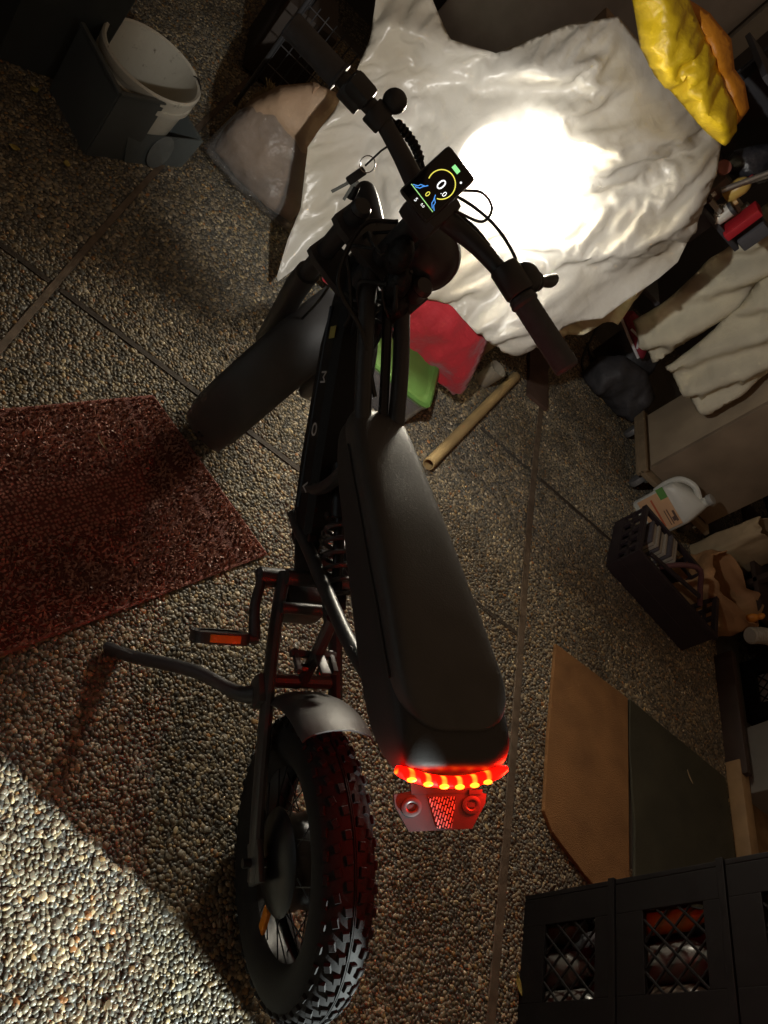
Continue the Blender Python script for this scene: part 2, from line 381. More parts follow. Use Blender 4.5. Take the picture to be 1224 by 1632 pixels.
f.tube([(.235, -.05, .66), (.235, .05, .66)], .010, 10); f.tube([(.15, -.06, .765), (.15, .06, .765)], .010, 10)
f.tube([(.46, -.06, .445), (.46, .06, .445)], .014, 12); f.tube([(.415, -.06, .41), (.415, .06, .41)], .011, 12)
f.box((.465, 0, .36), (.09, .09, .09), None, .02)                    # bracket shell
f.box((.53, 0, .455), (.13, .088, .006), Matrix.Rotation(R(-12), 3, 'Y'), .002)   # gloss cover plate
f.box((.40, -.005, .485), (.10, .010, .06), None, .004)
f.build("frame", M_black, bike)
# battery case in the down tube
p0, p1 = Vector((.535, 0, .455)), Vector((.945, 0, .765)); dx = (p1 - p0).normalized(); dz = Vector((-dx.z, 0, dx.x))
def sect(t, hw, up, dn, ch):
    c = p0 + (p1 - p0) * t
    return [c + Vector((0, y, 0)) + dz * z for y, z in ((-hw, -dn + ch), (-hw, up - ch), (-hw + ch, up), (hw - ch, up), (hw, up - ch), (hw, -dn + ch), (hw - ch, -dn), (-hw + ch, -dn))]
b = MB(); b.loft([sect(-.04, .03, .03, .03, .010), sect(0, .040, .042, .046, .012), sect(.30, .045, .046, .050, .012), sect(.72, .045, .044, .046, .012), sect(.93, .036, .036, .036, .010), sect(1.02, .024, .026, .026, .008)])
bat = b.build("battery_case", M_case, bike, smooth=30)
b = MB(); b.loft([[q + Vector((0, 0, 0)) for q in sect(.12, .047, -.010, .016, .003)], sect(.86, .047, -.010, .016, .003)]); b.build("trim_strip", M_blackm, bat)
e = MB(); e.box(p0 + (p1 - p0) * .02 + dz * .052, (.045, .03, .012), rot_to(dz, dx), .003); e.tube([p0 + (p1 - p0) * .03 + dz * .058 + Vector((0, -.02, 0)), p0 + (p1 - p0) * .03 + dz * .058 + Vector((0, .02, 0))], .006, 8); e.build("latch", M_steel, bat)
side = lambda t, z: p0 + (p1 - p0) * t + dz * z + Vector((0, .0456, 0))
def face_m(p, flip=1):
    return Matrix.Translation(p) @ Matrix((dx * -1, dz * -1, Vector((0, 1, 0)))).transposed().to_4x4() @ Matrix.Rotation(R(180), 4, 'Z')
def letter(ch, t, z, size):
    m = Matrix.Translation(side(t, z)) @ Matrix((dx * -1, dz, Vector((0, 1, 0)))).transposed().to_4x4()
    text_mesh(ch, size, "letter", M_white, bat, m)
letter("M", .60, .012, .034); letter("O", .41, .010, .034); letter("V", .20, .010, .034)
st = MB(); st.box(side(.76, .022), (.022, .026, .0012), rot_to((0, 1, 0), dx)); st.build("sticker", M_yel, bat)
# loop handle between the top tubes
f = MB(); f.tube(curve([(.845, -.004, .815), (.81, -.006, .822), (.785, -.008, .815), (.70, -.010, .782), (.61, -.008, .752)], 6), .0065, 8, flat=1.5); f.build("loop_bracket", M_blackm, bike)

# swing arm
f = MB()
for sy in (1, -1):
    f.tube(curve([(.49, .048 * sy, .405), (.40, .060 * sy, .375), (.25, .068 * sy, .325), (.08, .074 * sy, .275), (-.03, .076 * sy, .25)], 5), .021, 12, flat=.55, up=(0, 0, 1))
    f.box((0, .076 * sy, .26), (.07, .012, .06), None, .004)
f.tube([(.30, -.07, .338), (.30, .07, .338)], .013, 10); f.tube([(.30, 0, .338), (.33, 0, .43), (.36, 0, .50)], .012, 10)
f.build("swing_arm", M_black, bike)
# shock
f = MB(); q0, q1 = Vector((.62, 0, .60)), Vector((.37, 0, .515)); f.tube([q0, q1], .010, 12); f.tube([q0, q0 + (q1 - q0) * .38], .019, 14); f.tube([q1, q1 + (q0 - q1) * .1], .018, 12)
sh = f.build("shock_absorber", M_blackm, bike)
f = MB(); ax = (q1 - q0).normalized(); n1 = Vector((0, 1, 0)); n2 = ax.cross(n1); cp = []
for i in range(6 * 14 + 1):
    th = 2 * math.pi * i / 14; cp.append(q0 + (q1 - q0) * (.36 + .56 * i / 84) + (n1 * math.cos(th) + n2 * math.sin(th)) * .025)
f.tube(cp, .0045, 6); f.build("spring", M_black, sh)
for c in ((.305, .012, .395), (.29, -.01, .42), (.50, .035, .53)):
    f = MB(); f.tube([Vector(c), Vector(c) + Vector((0, .012, 0))], .008, 6); f.build("bolt", M_blackm, bike)


# seat
def seat_ring(x, zt, hw, d, flare=0.0, n=20, crown=.012):
    out = []
    for k in range(n):
        a = 2 * math.pi * k / n; c, s_ = math.cos(a), math.sin(a)
        y = hw * math.copysign(abs(c) ** (.42 if s_ > 0 else .3), c); z = (math.copysign(abs(s_) ** (.55 if s_ > 0 else .4), s_)); z = zt + crown * max(z, 0) ** 1 * 0 + (z - 1) * d / 2
        out.append((x, y * (1 + flare * max(0, -s_)), z))
    return out
ss = [(.640, .735, .030, .030), (.634, .752, .040, .046), (.615, .765, .048, .056), (.56, .779, .055, .060), (.48, .797, .060, .062), (.40, .816, .065, .063), (.32, .832, .0695, .062), (.24, .848, .074, .058), (.17, .860, .0785, .054), (.135, .866, .0805, .050), (.110, .868, .0790, .048), (.090, .868, .0730, .045), (.075, .866, .0630, .041), (.065, .863, .049, .036), (.060, .859, .030, .030)]
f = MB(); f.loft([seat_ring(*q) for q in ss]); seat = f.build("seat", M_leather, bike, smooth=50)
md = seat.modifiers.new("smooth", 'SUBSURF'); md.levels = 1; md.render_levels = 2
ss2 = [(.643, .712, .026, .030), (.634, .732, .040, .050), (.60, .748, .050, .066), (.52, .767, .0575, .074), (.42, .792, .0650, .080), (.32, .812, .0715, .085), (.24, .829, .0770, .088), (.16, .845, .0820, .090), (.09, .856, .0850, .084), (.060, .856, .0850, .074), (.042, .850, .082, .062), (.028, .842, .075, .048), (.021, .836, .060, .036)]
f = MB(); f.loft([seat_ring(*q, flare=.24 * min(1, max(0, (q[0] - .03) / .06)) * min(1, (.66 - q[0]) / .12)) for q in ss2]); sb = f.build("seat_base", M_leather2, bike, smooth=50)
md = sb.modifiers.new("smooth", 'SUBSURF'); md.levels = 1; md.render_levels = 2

# tail lamp: curved red lens with six leds
M_led = led("tail_led", (1, .075, .004), 13.0)
M_tail = led("tail_lens", (1, .010, .004), 3.0); n, L, bb = nodes_of(M_tail)
tc = n.new("ShaderNodeTexCoord"); sx_ = n.new("ShaderNodeSeparateXYZ"); L.new(tc.outputs["Object"], sx_.inputs[0])
m1 = n.new("ShaderNodeMath"); m1.operation = 'MULTIPLY_ADD'; m1.inputs[1].default_value = 2 * math.pi / .022; m1.inputs[2].default_value = -2 * math.pi * .062 / .022; L.new(sx_.outputs[1], m1.inputs[0])
m2 = n.new("ShaderNodeMath"); m2.operation = 'COSINE'; L.new(m1.outputs[0], m2.inputs[0])
m3 = n.new("ShaderNodeMapRange"); m3.inputs[1].default_value = .1; m3.inputs[2].default_value = 1; m3.inputs[3].default_value = 0; m3.inputs[4].default_value = 1; m3.interpolation_type = 'SMOOTHSTEP'; L.new(m2.outputs[0], m3.inputs[0])
ra = n.new("ShaderNodeMapRange"); ra.inputs[1].default_value = -.058; ra.inputs[2].default_value = -.045; L.new(sx_.outputs[1], ra.inputs[0])   # the right end holds no led
m4 = n.new("ShaderNodeMath"); m4.operation = 'MULTIPLY'; L.new(m3.outputs[0], m4.inputs[0]); L.new(ra.outputs[0], m4.inputs[1])
rz = n.new("ShaderNodeMapRange"); rz.inputs[1].default_value = .8305; rz.inputs[2].default_value = .8265; L.new(sx_.outputs[2], rz.inputs[0])
m5 = n.new("ShaderNodeMath"); m5.operation = 'MULTIPLY'; L.new(m4.outputs[0], m5.inputs[0]); L.new(rz.outputs[0], m5.inputs[1])
cr = n.new("ShaderNodeValToRGB"); cr.color_ramp.elements[0].color = (1, .0012, .0004, 1); cr.color_ramp.elements[1].color = (1, .055, .003, 1); L.new(m5.outputs[0], cr.inputs[0]); L.new(cr.outputs[0], bb.inputs["Emission Color"])
es_ = n.new("ShaderNodeMapRange"); es_.inputs[3].default_value = 5.5; es_.inputs[4].default_value = 10.0; L.new(m5.outputs[0], es_.inputs[0])
wv = n.new("ShaderNodeTexWave"); wv.bands_direction = 'Y'; wv.inputs["Scale"].default_value = 130; L.new(tc.outputs["Object"], wv.inputs["Vector"])
wm = n.new("ShaderNodeMapRange"); wm.inputs[3].default_value = .85; wm.inputs[4].default_value = 1.1; L.new(wv.outputs["Fac"], wm.inputs[0])
m6 = n.new("ShaderNodeMath"); m6.operation = 'MULTIPLY'; L.new(es_.outputs[0], m6.inputs[0]); L.new(wm.outputs[0], m6.inputs[1]); L.new(m6.outputs[0], bb.inputs["Emission Strength"])
LX = lambda y: .018 - .016 * (1 - (y / .080) ** 2)
f = MB(); arc = [(LX(y), y, .822 - .002 * (1 - (y / .080) ** 2)) for y in np.linspace(-.080, .080, 21)]
f.tube([Vector(p) + Vector((.006, 0, 0)) for p in arc], [.004, .006] + [.0074] * 17 + [.007, .005], 12, up=(0, 0, 1)); tl = f.build("tail_light", M_tail, bike)
for y in (.062, .040, .018, -.004, -.026, -.046):
    f = MB(); f.sphere((LX(y) - .0006, y, .8245), .0046, (.7, 1.5, .9), 12, 8); f.build("led", M_led, tl)
f = MB(); f.box((.050, 0, .800), (.07, .12, .02), None, .006); f.build("lamp_mount", M_plastic, bike)
d = bpy.data.lights.new("tail_lamp_glow", 'AREA'); d.shape = 'RECTANGLE'; d.size = .15; d.size_y = .014; d.energy = .06; d.color = (1, .012, .004)
o = bpy.data.objects.new("tail_lamp_glow", d); COL.objects.link(o); o.matrix_world = bmat @ (Matrix.Translation(Vector((-.012, 0, .822))) @ rot_to((.93, 0, .36), (0, 1, 0)).to_4x4())
for sy in (1, -1):       # the lens wraps round both ends and throws red light sideways
    d = bpy.data.lights.new("tail_lamp_end", 'POINT'); d.energy = .05 if sy > 0 else 1.6; d.shadow_soft_size = .012; d.color = (1, .012, .004)
    o = bpy.data.objects.new("tail_lamp_end", d); COL.objects.link(o); o.location = bmat @ Vector((.012, .100 * sy, .815))
# seam piping round the cushion
for sy in (1, -1):
    f = MB(); f.tube(curve([(x_, sy * (hw_ + .0012), z_ - d_ * .62) for (x_, z_, hw_, d_) in ss[3:10]], 5), .0017, 6); f.build("seam_piping", M_leather2, seat)
# number plate bracket
M_brk = mat("bracket_plastic", (.05, .05, .055), .4, spec=.5, var=.1, scale=40)
ux = Vector((-.95, 0, -.31)).normalized(); uz = Vector((-.31, 0, .95)).normalized(); po = Vector((.004, 0, .786))
f = MB(); f.prism([(-.068, .004), (-.066, .016), (-.046, .046), (.046, .046), (.066, .016), (.068, .002), (.040, -.002), (-.04, -.002)], (0, 1, 0), ux, uz, po, -.004)
f.prism([(-.046, -.018), (.046, -.018), (.044, .002), (-.044, .002)], (0, 1, 0), ux, uz, po + uz * .001, -.004)
f.prism([(-.060, -.002), (-.040, -.002), (-.040, .004), (-.060, .004)], (0, 1, 0), ux, uz, po + uz * .0005, .002)
pb = f.build("plate_bracket", M_brk, bike)
for sy in (1, -1):
    f = MB(); m = Matrix.Translation(po + Vector((0, .044 * sy, 0)) + ux * .017 + uz * .0005) @ rot_to(uz, (0, 1, 0)).to_4x4() @ Matrix.Diagonal((1.25, 1, 1, 1))
    f.lathe([(.0115, 0), (.0115, .0015), (.009, .0022), (.007, .0022), (.0055, .001), (.0055, 0)], 20, m); bo = f.build("slot_boss", M_brk, pb)
    f = MB(); f.prism([(-.006, -.003), (.006, -.003), (.006, .003), (-.006, .003)], (0, 1, 0), ux, uz, po + Vector((0, .044 * sy, 0)) + ux * .017 + uz * .0006, .0008); f.build("slot", M_black, pb)
M_cf = mat("carbon_weave", (.2, .2, .2), .6, spec=.15); n, L, bb = nodes_of(M_cf)
tc = n.new("ShaderNodeTexCoord"); mp = n.new("ShaderNodeMapping"); mp.inputs["Rotation"].default_value = (0, 0, R(20)); br = n.new("ShaderNodeTexBrick")
br.inputs["Scale"].default_value = 62; br.inputs["Color1"].default_value = (.62, .60, .60, 1); br.inputs["Color2"].default_value = (.30, .28, .28, 1); br.inputs["Mortar"].default_value = (.012, .01, .01, 1); br.inputs["Mortar Size"].default_value = .06; br.offset = .33
L.new(tc.outputs["Object"], mp.inputs[0]); L.new(mp.outputs[0], br.inputs[0]); L.new(br.outputs[0], bb.inputs["Base Color"])
f = MB(); f.prism([(.020, .006), (-.021, .006), (-.015, .044), (.006, .044)], (0, 1, 0), ux, uz, po + uz * .0004, .0006); f.build("carbon_insert", M_cf, pb)

# fenders
def fender(name, M, r, hw, a0, a1, lip=.03, n=22, tilt=0.0):
    f = MB(); rings = []
    for i in range(n + 1):
        t = i / n; a = R(a0 + (a1 - a0) * t); pr = []
        w = hw * (1 - .12 * max(0, 1 - t * 8) - .06 * max(0, (t - .9) * 10))
        for k in range(13):
            s_ = -1 + 2 * k / 12; y = w * math.sin(s_ * R(82)) / math.sin(R(82)); d = lip * (1 - math.cos(s_ * R(82))); pr.append((r - d, y))
        pr = pr + [(p - .0028, y * .975) for p, y in reversed(pr)]
        rings.append([M @ Vector((rr * math.cos(a), rr * math.sin(a), y)) for rr, y in pr])
    f.loft(rings); return f.build(name, M_fend, bike, smooth=45)
MF = Matrix.Translation(Vector((0, 0, .26))) @ Matrix(((1, 0, 0), (0, 0, 1), (0, 1, 0))).to_4x4()   # local x fwd, y up, z left
fr = fender("rear_fender", MF, .292, .068, 10, 56)
f = MB()
f.box((.315, .035, .405), (.05, .010, .012), Matrix.Rotation(R(20), 3, 'Y'), .002); f.box((.315, -.035, .405), (.05, .010, .012), Matrix.Rotation(R(20), 3, 'Y'), .002); f.box((.33, 0, .40), (.012, .09, .012), None, .002); f.box((.295, 0, .44), (.05, .018, .008), Matrix.Rotation(R(30), 3, 'Y'), .002)
f.build("fender_stay", M_black, fr)

# cranks, pedals, kickstand
def crank(sy, dirx):
    f = MB(); c = Vector((.487, 0, .385))
    f.tube([c + Vector((0, .045 * sy, 0)), c + Vector((0, .092 * sy, 0))], .019, 16)
    e0 = c + Vector((0, .088 * sy, 0)); e1 = c + Vector((.125 * dirx, .105 * sy, -.004))
    f.tube(curve([e0 - Vector((.012 * dirx, 0, 0)), e0 + (e1 - e0) * .12, e0 + (e1 - e0) * .5 + Vector((0, .006 * sy, 0)), e1]), [.0155] * 4 + [.013] * 16 + [.014] * 5, 12, flat=.75)
    f.tube([e1 + Vector((0, -.006 * sy, 0)), e1 + Vector((0, .022 * sy, 0))], .009, 10)
    o = f.build("crank", M_black, bike)
    f = MB(); pc = Vector((0, 0, 0)); PM = Matrix.Translation(e1 + Vector((0, .064 * sy, 0))) @ Matrix.Rotation(R(62), 4, 'Y')
    poly = []
    for k in range(24):
        a = 2 * math.pi * k / 24; poly.append((pc.x + .041 * math.copysign(abs(math.cos(a)) ** .45, math.cos(a)), pc.y + .050 * math.copysign(abs(math.sin(a)) ** .6, math.sin(a))))
    inn = [(pc.x + (x - pc.x) * .70, pc.y + (y - pc.y) * .72) for x, y in poly]
    f.loft([[(x, y, pc.z - .010) for x, y in poly], [(x, y, pc.z + .010) for x, y in poly], [(x, y, pc.z + .010) for x, y in inn], [(x, y, pc.z - .010) for x, y in inn], [(x, y, pc.z - .010) for x, y in poly]], cap=False)
    f.box((pc.x, pc.y, pc.z), (.016, .095, .018), None, .004)
    for k in (-1, 1): f.box((pc.x + .018 * k, pc.y, pc.z), (.006, .075, .016))
    pd = f.build("pedal", M_plastic, bike, M=PM)
    f = MB(); f.box((pc.x + .0395, pc.y, pc.z), (.007, .055, .014), None, .002); f.build("reflector", M_amber, pd, M=PM)
    f = MB(); f.box((pc.x - .0395, pc.y, pc.z), (.007, .055, .014), None, .002); f.build("reflector", M_amber, pd, M=PM)
crank(1, -1); crank(-1, 1)
f = MB(); foot = BL @ Vector((.352, .822, .008)); k0 = Vector((.285, .078, .30))
f.box(k0 + Vector((.0, -.004, .02)), (.055, .028, .05), None, .006)
ks = curve([k0, k0 + Vector((.01, .03, -.022)), k0 + (foot - k0) * .42 + Vector((.0, .0, .020)), k0 + (foot - k0) * .8, foot + (k0 - foot).normalized() * .03], 6)
f.tube(ks, [.019 - .006 * min(1, i / 8) for i in range(len(ks))], 12)
kd = (foot - k0).normalized(); f.tube([foot - kd * .075, foot - kd * .05, foot - kd * .02, foot], [.012, .015, .022, .024], 12, flat=.55, up=BL.to_3x3() @ Vector((1, 0, 0)))
f.build("kickstand", M_black, bike)

# ---------------- steered parts (world points turned into bike space)
W2 = lambda *p: BL @ Vector(p)
HB = Vector((.246, 1.182, 1.0)); AXL = Vector((.355, 1.585, .268))
T_ = Vector((.955, -.29, -.02)); A_ = (HB - AXL); A_ = Vector((-.10, -.415, .90)).normalized(); T_ = (T_ - A_ * T_.dot(A_)).normalized(); F_ = A_.cross(T_)
def S(l, u, fwd, o=HB): return BL @ (o + T_ * l + A_ * u + F_ * fwd)       # right, up along the steering axis, forward
BA = lambda v: BL.to_3x3() @ v
f = MB()
for sy in (-1, 1):
    ax_l = [S(.082 * sy, -.15, .0), S(.082 * sy, -.46, .0)]
    f.tube(ax_l, .0185, 16)
    f.tube([S(.082 * sy, -.148, 0), S(.082 * sy, -.140, 0)], [.0185, .014], 16)
    lo = BL @ (AXL + T_ * .082 * sy); f.tube([S(.082 * sy, -.40, 0), S(.082 * sy, -.46, .002), lo + BA(A_) * .03, lo - BA(A_) * .02], [.0245, .0255, .024, .019], 16)
for u in (-.20, -.32):
    f.prism([(-.104, -.024), (-.082, -.032), (-.03, -.034), (.03, -.034), (.082, -.032), (.104, -.024), (.104, .02), (.06, .03), (-.06, .03), (-.104, .02)], BA(T_), BA(F_), BA(A_), S(0, u, 0), .018)
f.tube([S(0, -.28, 0), S(0, -.03, 0)], .021, 14); f.tube([BL @ (AXL - T_ * .1), BL @ (AXL + T_ * .1)], .009, 10)
f.build("fork", M_black, bike)
MWf = Matrix.Translation(BL @ AXL) @ rot_to(BA(T_), BA(F_)).to_4x4()
make_wheel("front_wheel", MWf, R0=.257, knobs=True)
up_ = BA(F_).cross(BA(T_)) * -1
MFf = Matrix.Translation(BL @ AXL) @ Matrix((BA(F_), BA(A_), BA(T_))).transposed().to_4x4()
ff = fender("front_fender", MFf, .292, .066, 62, 178, n=34)
flap = fender("mud_flap", MFf, .284, .060, 172, 207, lip=.018, n=12); flap.parent = ff
f = MB()
for k in (-.006, .006):
    a = R(184); f.sphere(MFf @ Vector((.285 * math.cos(a), .285 * math.sin(a), k)), .003, (1, 1, 1), 8, 6)
f.build("rivets", M_rubber, ff)

# handlebar and cockpit
hb = [(.027, 1.213, 1.02), (.098, 1.201, 1.026), (.154, 1.189, 1.016), (.209, 1.180, 1.0), (.249, 1.182, .992), (.290, 1.180, .997), (.335, 1.152, 1.012), (.380, 1.112, 1.026), (.420, 1.088, 1.03)]
f = MB(); cv = [BL @ p for p in curve(hb, 6)]; n_ = len(cv)
f.tube(cv, [.0125 + .0055 * math.exp(-((i / (n_ - 1) - .52) / .22) ** 2) for i in range(n_)], 14)
f.box(S(0, -.012, -.004), (.062, .075, .05), rot_to(BA(A_), BA(T_)), .012)
hbar = f.build("handlebar", M_black, bike)
gl0, gl1, gr0, gr1 = Vector((.030, 1.2125, 1.02)), Vector((-.066, 1.222, 1.02)), Vector((.421, 1.087, 1.03)), Vector((.526, 1.024, 1.03))
for g0, g1 in ((gl0, gl1), (gr0, gr1)):
    f = MB(); d = (g1 - g0); pts = []; rr = []
    for i in range(31):
        pts.append(BL @ (g0 + d * i / 30)); rr.append((.0190 + (.0003 if i % 2 else 0) + (.0025 if i in (0, 1) else 0)) * (.9 if i == 30 else 1))
    f.tube(pts, rr, 18); f.build("grip", M_grip, bike, smooth=20)
dl = (gl1 - gl0).normalized(); dr = (gr1 - gr0).normalized()
def clamp(name, c, d, r, w, m=M_plastic):
    f = MB(); c = BL @ c; d = BA(d); f.tube([c - d * w / 2, c - d * (w / 2 - .003), c + d * (w / 2 - .003), c + d * w / 2], [r * .92, r, r, r * .92], 18); return f, name
# left: switch block, lever clamp and round bell
f, _ = clamp("switch_block", gl0 + Vector((.028, -.004, .003)), dl, .024, .036)
f.box(BL @ (gl0 + Vector((.030, -.016, .014))), (.04, .032, .030), rot_to(BA(Vector((0, -.4, .9))), BA(dl)), .008)
f.box(BL @ (gl0 + Vector((.026, .012, -.012))), (.02, .02, .02), rot_to(BA(Vector((0, -.4, .9))), BA(dl)), .004)
f.build("switch_block", M_plastic, bike)
f, _ = clamp("l", gl0 + Vector((.072, -.010, .004)), dl, .020, .028); f.tube([BL @ (gl0 + Vector((.072, -.010, .004))), BL @ Vector((.112, 1.222, 1.048))], [.008, .009], 10)
f.build("lever_clamp", M_plastic, bike)
f = MB(); f.sphere(BL @ Vector((.107, 1.215, 1.052)), .0185, (1, 1, .95)); f.build("bell", M_plastic, bike)
# right: lever clamp, brake lever, switch ring
f, _ = clamp("r", gr0 + Vector((-.030, .018, .002)), dr, .023, .050)
f.sphere(BL @ Vector((.412, 1.130, 1.040)), .026, (1.1, .9, .8), 16, 10); f.sphere(BL @ Vector((.432, 1.155, 1.035)), .018, (1, 1, .9), 14, 8)
f.build("lever_clamp", M_plastic, bike)
f = MB(); lv = [Vector((.425, 1.150, 1.036)), Vector((.448, 1.185, 1.030)), Vector((.472, 1.230, 1.018)), Vector((.500, 1.282, 1.006))]
f.tube([BL @ p for p in curve(lv, 4)], [.010, .009, .0085, .008, .0075, .0075, .008, .009, .0105, .012, .0128, .0135, .0138], 12, flat=.75); f.build("brake_lever", M_plastic, bike)
f, _ = clamp("rr", gr0 + Vector((-.002, .001, 0)), dr, .0205, .012); f.build("grip_ring", M_black, bike)
# display
dc = Vector((.214, 1.112, 1.052)); du = Vector((.96, -.29, .0)).normalized(); dn_ = Vector((-.22, -.84, .50)); dn_ = (dn_ - du * dn_.dot(du)).normalized(); dv = dn_.cross(du)
dm = Matrix((BA(du), BA(dv), BA(dn_))).transposed().to_4x4(); dm.translation = BL @ dc
f = MB(); f.box((0, 0, -.008), (.060, .092, .018), None, .006); f.box((0, -.028, -.024), (.034, .03, .022), None, .005)
disp = f.build("display", M_plastic, bike, M=dm)
M_glass = mat("display_glass", (.004, .004, .005), .12, var=.02, spec=.6); f = MB(); f.box((0, 0, .0014), (.053, .084, .001), None, .0004); f.build("display_glass", M_glass, disp, M=dm)
E_w, E_y, E_g, E_b, E_g2 = led("display_white", (1, 1, 1), 1.0), led("display_yellow", (.95, .85, .12), .85), led("display_green", (.35, .95, .35), .8), led("display_blue", (.10, .38, 1), .8), led("display_lime", (.45, .9, .3), .7)
zt = .0024
def dtext(s_, size, x, y, m): text_mesh(s_, size, "digit", m, disp, dm @ Matrix.Translation((x, y, zt)), .0003)
dtext("0", .021, .004, .003, E_w); dtext(".", .016, -.0065, -.005, E_w) if False else None
dtext(".0", .0105, .0155, -.0015, E_w); dtext("0", .011, .001, -.019, E_y); dtext("5", .008, -.004, -.036, E_w); dtext("0.0", .005, .008, -.034, E_w)
def dline(name, pts, r, m):
    f = MB(); f.tube([(x, y, zt) for x, y in pts], r, 6, flat=.4, up=(1, 0, 0)); f.build(name, m, disp, M=dm)
dline("gauge_arc", [(.004 + .0195 * math.cos(R(a)), .004 + .0195 * math.sin(R(a))) for a in range(205, -62, -8)], .0007, E_y)
for sx in (-1, 1):
    for o_ in (0, .004): dline("lane_mark", [(.001 + sx * (.008 + o_ * .6), -.011 - o_), (.001 + sx * (.012 + o_), -.018), (.001 + sx * (.013 + o_), -.022), (.001 + sx * (.019 + o_), -.026)], .0006, E_b)
dline("lime_bar", [(-.024, -.0275), (.024, -.0285)], .0006, E_g2)
f = MB(); f.box((.002, .032, zt), (.012, .0062, .0006), None, .0002); f.build("battery_icon", E_g, disp, M=dm)
f = MB(); f.sphere((.020, .026, zt), .0016, (1, 1, .4), 10, 6); f.build("status_dot", E_w, disp, M=dm)
# headlight
HL = Vector((.322, 1.296, .868)); AIM = Vector((.655, 2.44, .69)); hd = (AIM - HL).normalized(); hr = rot_to(hd, (1, 0, 0))
hm = BL @ (Matrix.Translation(HL) @ hr.to_4x4())
f = MB(); f.lathe([(0, -.055), (.018, -.054), (.036, -.046), (.050, -.032), (.057, -.012), (.059, .006), (.062, .008), (.062, .022), (.057, .024), (.055, .018), (0, .018)], 40, hm)
f.tube([hm @ Vector((0, 0, -.03)), S(.02, -.13, .02)], .011, 10)
hl = f.build("headlight", M_black, bike)
f = MB(); f.lathe([(0, .0192), (.02, .0192), (.050, .0192)], 32, hm); f.build("lens", led("headlight_lens", (1, .97, .9), 30.0), hl)
def spot(name, power, ang, blend, sx=1.0, col=(1, .965, .90), rad=.012, off=.034, aim=None):
    d = bpy.data.lights.new(name, 'SPOT'); d.energy = power; d.spot_size = R(ang); d.spot_blend = blend; d.shadow_soft_size = rad; d.color = col
    o = bpy.data.objects.new(name, d); COL.objects.link(o); q_ = hd if aim is None else (aim - HL).normalized(); o.matrix_world = Matrix.Translation(HL + hd * off) @ rot_to(-q_, (1, 0, 0)).to_4x4(); return o
for off_, k in ((-.115, .28), (-.02, .40), (.085, .32)):
    a_ = AIM + Vector((off_, 0, off_ * .05)); spot("headlight_beam", HEAD_BEAM * k, 10.5, 1.0, aim=a_)
spot("headlight_halo", HEAD_BEAM * .0060, 24, 1.0, aim=AIM); spot("headlight_halo", HEAD_BEAM * .0008, 50, 1.0, aim=AIM); spot("headlight_spill", HEAD_SPILL, 112, .6)

# cables
def cab(name, pts, r=.0032, n=8, m=M_cable):
    f = MB(); f.tube([BL @ p for p in curve(pts, n)], r, 7); return f.build(name, m, bike)
cab("cable", [(.105, 1.205, 1.035), (.135, 1.215, 1.03), (.165, 1.235, 1.02), (.205, 1.25, 1.0), (.25, 1.27, .95), (.262, 1.27, .90)], .003)
cab("cable", [(.10, 1.21, 1.03), (.135, 1.225, 1.025), (.17, 1.25, 1.01), (.215, 1.27, .98), (.245, 1.28, .93)], .003)
cab("cable", [(.405, 1.135, 1.035), (.375, 1.165, 1.04), (.335, 1.20, 1.035), (.29, 1.225, 1.02), (.255, 1.235, 1.0), (.24, 1.24, .96)], .0028)
cab("cable", [(.40, 1.12, 1.03), (.36, 1.155, 1.022), (.31, 1.195, 1.012), (.27, 1.215, .99)], .003)
cab("cable", [(.255, 1.165, 1.05), (.285, 1.19, 1.06), (.315, 1.20, 1.05), (.315, 1.185, 1.03), (.275, 1.18, 1.015)], .0024)
# coil wrapped bundle on the left
f = MB(); base = [BL @ p for p in curve([(.128, 1.21, 1.034), (.150, 1.222, 1.028), (.175, 1.236, 1.018), (.195, 1.246, 1.005)], 22)]; hx = []
for i, p in enumerate(base):
    a = i * .9; t = (base[min(i + 1, len(base) - 1)] - base[max(i - 1, 0)]).normalized(); n1 = t.orthogonal().normalized(); n2 = t.cross(n1); hx.append(p + (n1 * math.cos(a) + n2 * math.sin(a)) * .0062)
f.tube(hx, .0022, 5); f.tube(base, .0048, 8); f.build("spiral_wrap", M_cable, bike)
rc = random.Random(3)
for i in range(9):
    a = HB + A_ * (-.10 - .02 * i * .4) + T_ * rc.uniform(-.02, .08) + F_ * rc.uniform(-.06, -.02); pts = [a]
    for k in range(4):
        a = a + T_ * rc.uniform(-.035, .045) - A_ * rc.uniform(.015, .045) + F_ * rc.uniform(-.03, .02); pts.append(a)
    cab("cable", [tuple(p) for p in pts], rc.uniform(.0025, .0045), 6)
f = MB()
for i in range(3):
    c = HB + A_ * (-.10 - .05 * i) + T_ * (.020 + .03 * i) + F_ * -.035; f.sphere(BL @ c, .027, (1, .8, 1.3), 14, 10)
mdl = f.build("cable_wrap", mat("crinkled_wrap", (.012, .012, .013), .42, spec=.35, bump=.8, bscale=60, bdist=.008), bike)
cab("cable", [(.24, 1.26, .90), (.20, 1.24, .86), (.22, 1.16, .80), (.30, 1.12, .78), (.38, 1.06, .74)], .004)
cab("cable", [(.25, 1.27, .88), (.22, 1.30, .80), (.26, 1.38, .62), (.28, 1.46, .46)], .003)
f = MB(); f.lathe([(0, .010), (.007, .010), (.008, .0), (.008, -.014), (0, -.014)], 16, Matrix.Translation(BL @ Vector((.150, 1.232, .90)))); f.build("ignition_lock", M_blackm, bike)

